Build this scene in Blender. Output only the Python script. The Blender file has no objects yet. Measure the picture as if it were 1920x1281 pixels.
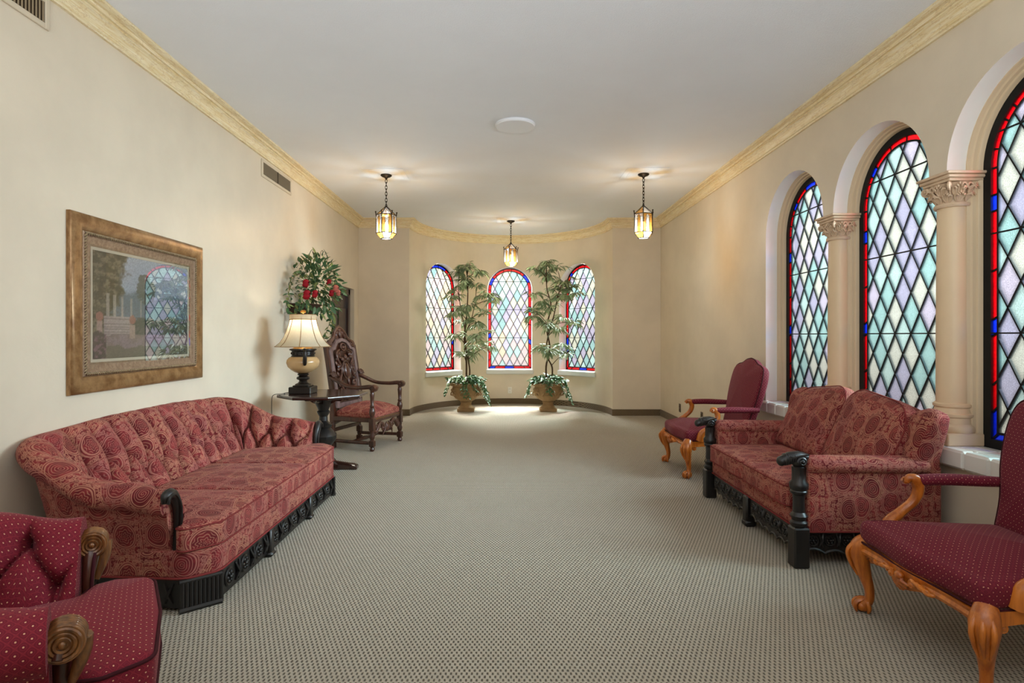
import bpy, bmesh, math, random
import numpy as np
from math import sin, cos, pi, sqrt, atan2, radians, exp, hypot
from mathutils import Vector, Matrix

SC = bpy.context.scene
COL = SC.collection
random.seed(11)
F, CH, H = 1090.0, 1.264, 3.10          # focal length in pixels, eye height, ceiling height
XL, XR, YB, YR = -2.285, 2.476, 9.157, -1.7   # left wall, right wall, back wall, rear end of the room
AX, AR = 0.118, 1.603                    # apse centre and radius

# ---------------------------------------------------------------- camera, world, lights, exposure
cam_d = bpy.data.cameras.new('camera')
cam_d.sensor_width = 36.0
cam_d.lens = F / 1920 * 36
cam_d.shift_x = (960 - 944) / 1920
cam_d.shift_y = -(640.5 - 629) / 1920
cam_d.clip_start = 0.05
cam = bpy.data.objects.new('camera', cam_d)
cam.location = (0, 0, CH)
cam.rotation_euler = (pi / 2, 0, 0)
COL.objects.link(cam)
SC.camera = cam

wd = bpy.data.worlds.new('daylight')
SC.world = wd
wd.use_nodes = True
wd.node_tree.nodes['Background'].inputs[0].default_value = (0.97, 0.985, 1.0, 1)
wd.node_tree.nodes['Background'].inputs[1].default_value = 0.64

def area_light(name, loc, aim, sx, sy, power, col=(1, 1, 1), spread=180):
    d = bpy.data.lights.new(name, 'AREA')
    d.shape = 'RECTANGLE'
    d.size, d.size_y = sx, sy
    d.energy, d.color = power, col
    d.spread = radians(spread)
    o = bpy.data.objects.new(name, d)
    o.location = loc
    o.rotation_euler = (Vector(aim) - Vector(loc)).to_track_quat('-Z', 'Y').to_euler()
    COL.objects.link(o)
    return o

# added fill lights behind the camera: one forward, one up at the ceiling
area_light('rear_fill', (0.2, -1.5, 2.3), (-0.3, 4.5, 1.4), 4.0, 1.2, 8, (0.97, 0.98, 1.0))
area_light('ceiling_fill', (0.0, -0.9, 1.7), (0.0, 1.0, 3.1), 3.6, 1.4, 70, (0.92, 0.97, 1.0), 120)
# daylight outside the glass on the right and behind the apse
for yc in (4.99, 3.875, 2.755):
    area_light('window_daylight', (3.6, yc - 0.2, 2.35), (-2.3, yc + 0.9, 0.95), 1.1, 2.0, 165, (0.63, 0.80, 0.98), 75)
area_light('apse_daylight', (0.118, 12.6, 4.4), (0.118, 9.4, 0.0), 2.0, 1.5, 1050, (0.90, 0.95, 1.0), 110)
for sx in (-1, 1):
    area_light('apse_daylight', (0.118 + sx * 2.9, 11.8, 4.3), (0.118 + sx * 0.5, 9.5, 0.2), 1.6, 1.3, 850, (0.88, 0.95, 1.0), 110)

SC.view_settings.view_transform = 'Standard'
SC.view_settings.look = 'None'
SC.view_settings.gamma = 1
SC.view_settings.use_curve_mapping = False
SC.view_settings.exposure = 0.46
SC.cycles.max_bounces = 10
SC.cycles.diffuse_bounces = 5
SC.cycles.transparent_max_bounces = 24
SC.cycles.sample_clamp_indirect = 6
SC.cycles.caustics_reflective = False
SC.cycles.caustics_refractive = False

# ---------------------------------------------------------------- node materials
def lin(c):
    return tuple(((x / 255) / 12.92 if x <= 10 else ((x / 255 + 0.055) / 1.055) ** 2.4) for x in c)

class NM:
    def __init__(self, name):
        self.m = bpy.data.materials.new(name)
        self.m.use_nodes = True
        self.t = self.m.node_tree
        self.bsdf = self.t.nodes['Principled BSDF']
        self.out = self.t.nodes['Material Output']
    def put(self, sock, v):
        if isinstance(v, bpy.types.NodeSocket):
            self.t.links.new(v, sock)
        elif v is not None:
            if isinstance(v, (tuple, list)) and len(v) == 3 and sock.type == 'RGBA':
                v = (*v, 1)
            sock.default_value = v
    def n(self, kind, ins=None, **props):
        nd = self.t.nodes.new('ShaderNode' + kind)
        for k, v in props.items():
            setattr(nd, k, v)
        for k, v in (ins or {}).items():
            self.put(nd.inputs[k], v)
        return nd
    def math(self, op, a, b=None, c=None, clamp=False):
        nd = self.n('Math', operation=op, use_clamp=clamp)
        for i, v in enumerate((a, b, c)):
            if v is not None:
                self.put(nd.inputs[i], v)
        return nd.outputs[0]
    def vec(self, op, a, b=None):
        nd = self.n('VectorMath', operation=op)
        self.put(nd.inputs[0], a)
        if b is not None:
            self.put(nd.inputs[1], b)
        return nd.outputs['Value'] if op in ('LENGTH', 'DISTANCE', 'DOT_PRODUCT') else nd.outputs[0]
    def mix(self, f, a, b, blend='MIX'):
        nd = self.n('MixRGB', blend_type=blend)
        self.put(nd.inputs[0], f); self.put(nd.inputs[1], a); self.put(nd.inputs[2], b)
        return nd.outputs[0]
    def step(self, v, lo, hi):
        nd = self.n('MapRange', interpolation_type='SMOOTHSTEP')
        self.put(nd.inputs[0], v); self.put(nd.inputs[1], lo); self.put(nd.inputs[2], hi)
        return nd.outputs[0]
    def noise(self, vec, scale, detail=3, rough=0.5):
        nd = self.n('TexNoise', {'Scale': scale, 'Detail': detail, 'Roughness': rough})
        if vec is not None:
            self.put(nd.inputs['Vector'], vec)
        return nd.outputs[0]
    def coord(self, which='Object'):
        return self.n('TexCoord').outputs[which]
    def geo(self):
        return self.n('NewGeometry').outputs['Position']
    def map(self, v, scale=(1, 1, 1), loc=(0, 0, 0), rot=(0, 0, 0)):
        nd = self.n('Mapping')
        self.put(nd.inputs['Vector'], v)
        nd.inputs['Scale'].default_value = scale
        nd.inputs['Location'].default_value = loc
        nd.inputs['Rotation'].default_value = rot
        return nd.outputs[0]
    def bump(self, h, strength=0.3, dist=0.01):
        nd = self.n('Bump', {'Strength': strength, 'Distance': dist, 'Height': h})
        self.put(self.bsdf.inputs['Normal'], nd.outputs[0])
    def set(self, color=None, rough=None, metal=None, spec=None, **kw):
        b = self.bsdf.inputs
        if color is not None: self.put(b['Base Color'], color)
        if rough is not None: self.put(b['Roughness'], rough)
        if metal is not None: self.put(b['Metallic'], metal)
        if spec is not None: self.put(b['Specular IOR Level'], spec)
        for k, v in kw.items():
            self.put(b[k], v)
        return self.m

def plain(name, rgb, rough=0.5, metal=0.0, spec=0.5, var=0.12, scale=14.0, bump=0.0, bscale=120):
    n = NM(name)
    c = lin(rgb)
    nz = n.noise(n.coord(), scale, 4)
    col = n.mix(nz, tuple(x * (1 - var) for x in c), tuple(min(1, x * (1 + var)) for x in c))
    if bump:
        n.bump(n.noise(n.coord(), bscale, 3), bump, 0.004)
    return n.set(col, rough, metal, spec)

def wood(name, dark, light, rough=0.35, gscale=9.0, stretch=(1, 1, 0.12), coat=0.25):
    n = NM(name)
    v = n.map(n.coord(), stretch)
    a = n.noise(v, gscale * 6, 5, 0.6)
    b = n.noise(v, gscale, 2)
    f = n.math('MULTIPLY_ADD', a, 0.6, n.math('MULTIPLY', b, 0.4))
    col = n.mix(n.step(f, 0.3, 0.7), lin(dark), lin(light))
    n.bump(a, 0.12, 0.003)
    return n.set(col, rough, 0, 0.5, **{'Coat Weight': coat, 'Coat Roughness': 0.15})

def paint(name, rgb, rough=0.55, bump=0.12, bscale=55, var=0.045):
    n = NM(name)
    p = n.geo()
    c = lin(rgb)
    big = n.noise(p, 1.7, 4, 0.6)
    fine = n.noise(p, bscale, 4, 0.65)
    col = n.mix(n.step(big, 0.3, 0.7), tuple(x * (1 - var) for x in c), tuple(min(1, x * (1 + var)) for x in c))
    n.bump(fine, bump, 0.006)
    return n.set(col, rough, 0, 0.4)

# painted walls, ceiling, carpet ------------------------------------------------
M_WALL = paint('wall_paint', (216, 203, 181), 0.42, 0.16, 34)
M_REVEAL = paint('reveal_paint', (238, 235, 228), 0.55, 0.1, 60)
M_INNER = paint('inner_moulding_paint', (214, 192, 158), 0.5, 0.05, 60)
M_CEIL = paint('ceiling_stipple', (234, 237, 242), 0.8, 0.5, 110, 0.015)
M_PLATE = paint('ceiling_plate_paint', (232, 235, 240), 0.7, 0.1, 60, 0.01)

def carpet(name, ca, cb, vertical=False):
    n = NM(name)
    p = n.geo()
    sep = n.n('SeparateXYZ', {'Vector': p})
    if vertical:
        u = n.math('ADD', sep.outputs[0], sep.outputs[1])
        v = sep.outputs[2]
    else:
        u, v = sep.outputs[0], sep.outputs[1]
    wob = n.math('MULTIPLY', n.noise(p, 60, 2), 0.9)
    cu = n.math('COSINE', n.math('ADD', n.math('MULTIPLY', u, 2 * pi / 0.0195), wob))
    cv = n.math('COSINE', n.math('ADD', n.math('MULTIPLY', v, 2 * pi / 0.041), wob))
    w = n.math('MULTIPLY', cu, cv)
    yarn = n.noise(n.map(p, (1, 0.35, 1)), 420, 3, 0.7)
    tone = n.noise(p, 1.3, 3)
    pit = n.step(n.math('ADD', w, n.math('MULTIPLY_ADD', yarn, 0.7, -0.35)), -0.15, 0.85)
    col = n.mix(pit, lin(ca), lin(cb))
    col = n.mix(n.math('MULTIPLY', tone, 0.25), col, lin(tuple(x * 0.88 for x in ca)))
    hgt = n.math('SUBTRACT', n.math('MULTIPLY', yarn, 0.5), n.math('MULTIPLY', pit, 1.0))
    n.bump(hgt, 0.8, 0.008)
    return n.set(col, 0.95, 0, 0.1, **{'Sheen Weight': 0.15})
M_CARPET = carpet('loop_carpet', (184, 174, 155), (74, 66, 51))
M_CARPETB = carpet('carpet_base_strip', (126, 108, 84), (66, 54, 40), True)

def crown_mat():
    n = NM('crown_faux_marble')
    uv = n.coord('UV')
    s = n.noise(n.map(uv, (1.6, 26, 1)), 3.0, 6, 0.65)
    vein = n.noise(n.map(uv, (3, 9, 1)), 2.2, 5, 0.6)
    v = n.math('ABSOLUTE', n.math('SUBTRACT', vein, 0.5))
    line = n.math('SUBTRACT', 1.0, n.step(v, 0.0, 0.02))
    col = n.mix(n.step(s, 0.35, 0.68), lin((222, 200, 150)), lin((238, 226, 196)))
    col = n.mix(n.math('MULTIPLY', line, 0.35), col, lin((170, 128, 72)))
    return n.set(col, 0.45, 0, 0.4)
M_CROWN = crown_mat()

# fabrics ----------------------------------------------------------------------
def paisley(name='paisley_chenille'):
    n = NM(name)
    uv = n.coord('UV')
    warp = n.vec('ADD', uv, n.vec('MULTIPLY', n.n('TexNoise', {'Vector': uv, 'Scale': 9.0, 'Detail': 1.0}).outputs['Color'], (0.02, 0.02, 0)))
    vo = n.n('TexVoronoi', {'Vector': warp, 'Scale': 7.0, 'Randomness': 0.7}, voronoi_dimensions='2D')
    loc = n.vec('SUBTRACT', warp, vo.outputs['Position'])
    r = n.vec('LENGTH', n.vec('MULTIPLY', loc, (1, 0.8, 0)))
    sp = n.n('SeparateXYZ', {'Vector': loc})
    ang = n.math('ARCTAN2', sp.outputs[1], sp.outputs[0])
    spiral = n.math('SINE', n.math('ADD', n.math('MULTIPLY', r, 2 * pi / 0.0088), ang))
    cellr = n.n('SeparateColor', {'Color': vo.outputs['Color']}).outputs[2]
    lobes = n.math('MULTIPLY', n.math('COSINE', n.math('MULTIPLY', ang, 7.0)), 0.0035)
    medal = n.math('SINE', n.math('MULTIPLY', n.math('ADD', r, lobes), 2 * pi / 0.0115))
    tear = n.math('SINE', n.math('MULTIPLY', n.math('ADD', r, n.math('MULTIPLY', n.math('COSINE', ang), 0.009)), 2 * pi / 0.0098))
    swirl = n.mix(n.math('GREATER_THAN', cellr, 0.42), n.step(medal, 0.3, 0.95), n.step(spiral, 0.3, 1.0))
    swirl = n.mix(n.math('GREATER_THAN', cellr, 0.78), swirl, n.step(tear, 0.3, 1.0))
    swirl = n.math('MULTIPLY', swirl, 0.74)
    inside = n.math('SUBTRACT', 1.0, n.step(r, 0.036, 0.040))
    ring = n.math('SUBTRACT', 1.0, n.step(n.math('ABSOLUTE', n.math('SUBTRACT', r, 0.0445)), 0.001, 0.0035))
    ed = n.n('TexVoronoi', {'Vector': warp, 'Scale': 7.0, 'Randomness': 0.7}, voronoi_dimensions='2D', feature='DISTANCE_TO_EDGE').outputs['Distance']
    band = n.step(n.math('SINE', n.math('MULTIPLY', ed, 120.0)), 0.4, 0.9)
    band = n.math('MULTIPLY', band, n.math('SUBTRACT', 1.0, n.step(ed, 0.07, 0.11)))
    def florets(scale, r0, rw):
        f = n.n('TexVoronoi', {'Vector': warp, 'Scale': scale, 'Randomness': 0.55}, voronoi_dimensions='2D')
        l2 = n.n('SeparateXYZ', {'Vector': n.vec('SUBTRACT', warp, f.outputs['Position'])})
        a2 = n.math('ARCTAN2', l2.outputs[1], l2.outputs[0])
        d = f.outputs['Distance']
        rad = n.math('MULTIPLY_ADD', n.math('COSINE', n.math('MULTIPLY', a2, 6.0)), r0 * 0.22, r0)
        rg = n.math('SUBTRACT', 1.0, n.step(n.math('ABSOLUTE', n.math('SUBTRACT', d, rad)), rw * 0.45, rw))
        dot = n.math('SUBTRACT', 1.0, n.step(d, 0.05, 0.11))
        return n.math('MAXIMUM', rg, dot), d
    f1, d1 = florets(34.0, 0.27, 0.11)
    f2, d2 = florets(62.0, 0.24, 0.15)
    floral = n.math('MAXIMUM', f1, n.math('MULTIPLY', f2, 0.55))
    pat = n.math('MULTIPLY', swirl, inside)
    ring2 = n.math('SUBTRACT', 1.0, n.step(n.math('ABSOLUTE', n.math('SUBTRACT', r, 0.052)), 0.0008, 0.0026))
    outp = n.math('MAXIMUM', n.math('MULTIPLY', floral, n.step(r, 0.053, 0.056)), band)
    pat = n.math('MAXIMUM', n.math('MAXIMUM', n.math('MAXIMUM', pat, ring), ring2), outp, clamp=True)
    fl = n.n('TexVoronoi', {'Vector': uv, 'Scale': 34.0}, voronoi_dimensions='2D')
    cellc = n.n('SeparateColor', {'Color': vo.outputs['Color']})
    base = n.mix(cellc.outputs[0], lin((106, 28, 33)), lin((148, 56, 56)))
    base = n.mix(n.math('MULTIPLY', n.step(fl.outputs['Distance'], 0.2, 0.6), 0.45), base, lin((66, 18, 24)))
    line = n.mix(cellc.outputs[1], lin((208, 148, 118)), lin((188, 122, 110)))
    wv = n.noise(uv, 900, 2)
    col = n.mix(n.math('MULTIPLY', pat, 0.70), base, line)
    col = n.mix(n.math('MULTIPLY', wv, 0.3), col, lin((88, 30, 30)))
    n.bump(n.math('ADD', n.math('MULTIPLY', pat, 0.5), wv), 0.28, 0.003)
    return n.set(col, 0.85, 0, 0.2, **{'Sheen Weight': 0.10, 'Sheen Roughness': 0.4, 'Sheen Tint': (1.0, 0.6, 0.5, 1)})
M_PAIS = paisley()

def dotted(name, pitch, base, hi, dot):
    n = NM(name)
    uv = n.coord('UV')
    s = n.n('SeparateXYZ', {'Vector': uv})
    a = n.math('DIVIDE', n.math('ADD', s.outputs[0], s.outputs[1]), pitch)
    b = n.math('DIVIDE', n.math('SUBTRACT', s.outputs[0], s.outputs[1]), pitch)
    fa = n.math('SUBTRACT', n.math('FRACT', a), 0.5)
    fb = n.math('SUBTRACT', n.math('FRACT', b), 0.5)
    d = n.math('SQRT', n.math('ADD', n.math('MULTIPLY', fa, fa), n.math('MULTIPLY', fb, fb)))
    dots = n.math('SUBTRACT', 1.0, n.step(d, 0.07, 0.12))
    edge = n.math('MAXIMUM', n.math('ABSOLUTE', fa), n.math('ABSOLUTE', fb))
    lines = n.step(edge, 0.42, 0.49)
    fan = n.step(n.math('SINE', n.math('MULTIPLY', d, 26.0)), 0.2, 0.9)
    wv = n.noise(uv, 700, 2)
    col = n.mix(n.math('MULTIPLY', fan, 0.30), lin(base), lin(hi))
    col = n.mix(n.math('MULTIPLY', lines, 0.55), col, lin(hi))
    col = n.mix(dots, col, lin(dot))
    n.bump(n.math('ADD', dots, wv), 0.25, 0.002)
    return n.set(col, 0.75, 0, 0.25, **{'Sheen Weight': 0.12, 'Sheen Roughness': 0.4, 'Sheen Tint': (1.0, 0.6, 0.65, 1)})
M_DOT = dotted('burgundy_dotted_damask', 0.028, (108, 18, 36), (146, 40, 50), (214, 160, 128))
M_DOTS = dotted('burgundy_small_dot_weave', 0.026, (98, 20, 38), (128, 36, 50), (206, 140, 116))
M_WELT = plain('burgundy_welt_cord', (58, 14, 22), 0.8, 0, 0.2)
M_PWELT = plain('paisley_welt_cord', (122, 48, 46), 0.85, 0, 0.2, 0.3, 160)

# woods, metals, misc ----------------------------------------------------------
M_EBONY = wood('ebonised_carved_wood', (11, 9, 8), (28, 22, 19), 0.42, 10, (1, 1, 0.12), 0.1)
M_WALNUT = wood('dark_walnut', (44, 22, 14), (84, 46, 30), 0.32, 9)
M_CARVED = wood('worn_carved_oak', (50, 26, 18), (104, 66, 52), 0.3, 14)
M_TABLE = wood('polished_table_wood', (26, 13, 10), (56, 28, 20), 0.2, 9, (0.15, 1, 1), 0.5)
M_HONEY = wood('honey_carved_wood', (146, 70, 16), (212, 124, 44), 0.3, 8)
M_BRONZE = plain('aged_bronze_lantern_metal', (46, 38, 30), 0.45, 0.8, 0.5)
M_BLACKM = plain('black_lead_came', (18, 18, 18), 0.6, 0.2, 0.3)
M_BRASS = plain('brushed_brass', (190, 140, 70), 0.3, 0.9)
M_STONE = plain('cast_stone_urn', (150, 122, 84), 0.8, 0, 0.3, 0.28, 18, 0.35, 60)
M_TILE = plain('glazed_sill_tile', (232, 231, 224), 0.2, 0, 0.5, 0.03, 6)
M_SILL = plain('painted_stone_sill', (214, 216, 212), 0.4, 0, 0.5, 0.03, 6)
M_COLUMN = plain('column_faux_stone', (222, 196, 160), 0.45, 0, 0.4, 0.09, 5)
M_CAP = plain('capital_stone', (206, 180, 150), 0.55, 0, 0.4, 0.16, 26)
M_VENT = plain('vent_painted_metal', (206, 192, 168), 0.5, 0, 0.4)
M_LOUV = plain('louvre_metal', (132, 114, 86), 0.5)
M_VENTD = plain('vent_dark_duct', (60, 46, 30), 0.7, 0, 0.2)
M_WHITE = plain('white_plastic', (226, 222, 212), 0.4)
M_BROWNP = plain('brown_plastic_plate', (84, 66, 48), 0.4)
M_SPEAK = paint('ceiling_cover_paint', (230, 232, 236), 0.6, 0.05, 60, 0.01)
M_DOOR = wood('dark_door_wood', (30, 18, 12), (58, 36, 26), 0.3, 8)
M_MARBLE = plain('cream_marble_urn', (186, 150, 104), 0.22, 0, 0.5, 0.22, 9)
M_LAMPD = plain('bronze_black_lamp_metal', (34, 27, 22), 0.32, 0.4, 0.5)
M_CORD = plain('brown_cord', (50, 40, 30), 0.6)
M_TRUNK = plain('bark', (80, 58, 42), 0.85, 0, 0.2, 0.3, 40, 0.5, 90)
M_LEAF = plain('leaf_green', (138, 156, 116), 0.5, 0, 0.4, 0.30, 7)
M_LEAFD = plain('leaf_dark_green', (66, 96, 60), 0.45, 0, 0.4, 0.3, 9)
M_LEAFY = plain('leaf_yellow_green', (122, 132, 74), 0.5, 0, 0.4, 0.25, 9)
M_IVY = plain('ivy_green', (72, 108, 66), 0.4, 0, 0.5, 0.4, 12)
M_ROSE = plain('red_silk_rose', (136, 16, 28), 0.7, 0, 0.2, 0.25, 40)
M_ROSEP = plain('dusty_pink_bloom', (176, 96, 82), 0.7, 0, 0.2, 0.25, 40)
M_BASKET = plain('dark_wicker', (62, 42, 28), 0.7, 0, 0.3, 0.4, 60, 0.6, 90)
M_SOIL = plain('moss', (58, 54, 34), 0.95, 0, 0.1, 0.4, 60)
M_TWIG = plain('twig_brown', (104, 84, 56), 0.8)

def fm(name, a, b, sc):   # picture frame gold-brown
    n = NM(name)
    s = n.noise(n.map(n.coord(), (3, 1, 1)), sc, 5, 0.65)
    col = n.mix(n.step(s, 0.3, 0.7), lin(a), lin(b))
    return n.set(col, 0.34, 0.35, 0.5)
M_FRAME = fm('antique_gold_frame', (112, 76, 40), (160, 124, 82), 12)
M_FRAMEI = fm('inner_weathered_frame', (128, 102, 80), (160, 136, 112), 40)
M_ROPE = fm('rope_moulding_gilt', (130, 110, 82), (172, 152, 118), 60)
M_MAT = plain('mat_board', (196, 186, 164), 0.8, 0, 0.2, 0.04)

def glass_pane(name, rgb, trans=0.945, rough=0.25, bscale=170, mottle=0.46, matting=0.5):
    """leaded glass: part of the daylight passes straight, part is scattered."""
    n = NM(name)
    p = n.geo()
    nz = n.noise(p, bscale, 3, 0.7)
    big = n.noise(p, 9, 3)
    c = lin(rgb)
    f = n.math('ADD', n.math('MULTIPLY', n.step(nz, 0.35, 0.68), 0.75), n.math('MULTIPLY', big, 0.25))
    col = n.mix(f, tuple(x * (1 - mottle) for x in c), tuple(min(1.0, x * (1 + mottle * 0.55)) for x in c))
    if matting:
        so = n.n('SeparateXYZ', {'Vector': n.coord('Object')})
        e = n.math('ADD', n.math('MULTIPLY', n.math('ABSOLUTE', so.outputs[0]), 13.2), n.math('MULTIPLY', n.math('ABSOLUTE', so.outputs[2]), 7.5))
        e = n.step(n.math('ADD', e, n.math('MULTIPLY_ADD', big, 0.5, -0.25)), 0.45, 1.05)
        col = n.mix(n.math('MULTIPLY', e, matting), col, (0.02, 0.025, 0.02))
    bmp = n.n('Bump', {'Strength': 0.35, 'Distance': 0.003, 'Height': nz})
    tl = n.n('BsdfTranslucent', {'Color': col, 'Normal': bmp.outputs[0]})
    tp = n.n('BsdfTransparent', {'Color': n.n('Gamma', {'Color': col, 'Gamma': 0.5}).outputs[0]})
    gl = n.n('BsdfGlossy', {'Color': (0.9, 0.9, 0.9, 1), 'Roughness': rough, 'Normal': bmp.outputs[0]})
    m1 = n.n('MixShader', {0: trans, 1: tl.outputs[0], 2: tp.outputs[0]})
    fc = n.math('POWER', n.n('LayerWeight', {'Blend': 0.5}).outputs['Facing'], 4.0)
    m2 = n.n('MixShader', {0: n.math('MULTIPLY_ADD', fc, 0.4, 0.03), 1: m1.outputs[0], 2: gl.outputs[0]})
    n.t.links.new(m2.outputs[0], n.out.inputs[0])
    return n.m
PAN_R = [glass_pane('glass_aqua', (160, 183, 173)), glass_pane('glass_lilac', (174, 167, 176)),
         glass_pane('glass_cream', (196, 191, 174)), glass_pane('glass_pale_green', (180, 194, 182)),
         glass_pane('glass_mauve', (188, 176, 180))]
PAN_A = [glass_pane('apse_glass_cream', (236, 230, 208), 0.975, 0.25, 60, 0.1, 0.14), glass_pane('apse_glass_pink', (230, 212, 206), 0.975, 0.25, 60, 0.1, 0.14),
         glass_pane('apse_glass_aqua', (202, 226, 216), 0.975, 0.25, 60, 0.1, 0.14), glass_pane('apse_glass_lilac', (214, 208, 218), 0.975, 0.25, 60, 0.1, 0.14),
         glass_pane('apse_glass_peach', (238, 218, 190), 0.975, 0.25, 60, 0.1, 0.14)]
PAN_M = [glass_pane('mid_glass_aqua', (172, 204, 198), 0.975, 0.25, 60, 0.14, 0.22), glass_pane('mid_glass_lilac', (198, 190, 204), 0.975, 0.25, 60, 0.14, 0.22),
         glass_pane('mid_glass_cream', (214, 212, 192), 0.975, 0.25, 60, 0.14, 0.22)]
G_RED = glass_pane('glass_ruby', (178, 12, 26), 0.8, 0.2, 90, 0.4, 0)
G_BLUE = glass_pane('glass_cobalt', (28, 56, 170), 0.8, 0.2, 90, 0.4, 0)

def thin_glass(name, rgb, refl=0.1, rough=0.0, trans=1.0):
    n = NM(name)
    tp = n.n('BsdfTransparent', {'Color': (*lin(rgb), 1)})
    gl = n.n('BsdfGlossy', {'Color': (1, 1, 1, 1), 'Roughness': rough})
    fc = n.math('POWER', n.n('LayerWeight', {'Blend': 0.5}).outputs['Facing'], 4.0)
    a = tp.outputs[0]
    if trans < 1:
        tl = n.n('BsdfTranslucent', {'Color': (*lin(rgb), 1)})
        a = n.n('MixShader', {0: trans, 1: tl.outputs[0], 2: a}).outputs[0]
    mx = n.n('MixShader', {0: n.math('MULTIPLY_ADD', fc, 0.9, refl, clamp=True), 1: a, 2: gl.outputs[0]})
    n.t.links.new(mx.outputs[0], n.out.inputs[0])
    return n.m
G_PICT = thin_glass('picture_glass', (250, 250, 250), 0.2)
G_AMBER = thin_glass('lantern_amber_glass', (214, 158, 70), 0.03, 0.15, 0.93)
G_CLEAR = thin_glass('lantern_clear_glass', (240, 234, 222), 0.03, 0.15, 0.93)

def emit(name, rgb, s):
    n = NM(name)
    e = n.n('Emission', {'Color': (*lin(rgb), 1), 'Strength': s})
    n.t.links.new(e.outputs[0], n.out.inputs[0])
    return n.m
M_BULB = emit('lit_bulb', (255, 226, 180), 9)

def shade_mat():
    n = NM('silk_lamp_shade')
    c = n.mix(n.noise(n.map(n.coord(), (1, 1, 0.1)), 90, 3), lin((226, 212, 182)), lin((240, 230, 206)))
    tl = n.n('BsdfTranslucent', {'Color': c})
    df = n.n('BsdfDiffuse', {'Color': c})
    mx = n.n('MixShader', {0: 0.5, 1: df.outputs[0], 2: tl.outputs[0]})
    n.t.links.new(mx.outputs[0], n.out.inputs[0])
    return n.m
M_SHADE = shade_mat()
M_SHADEB = plain('shade_trim_braid', (150, 116, 74), 0.8)

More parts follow.
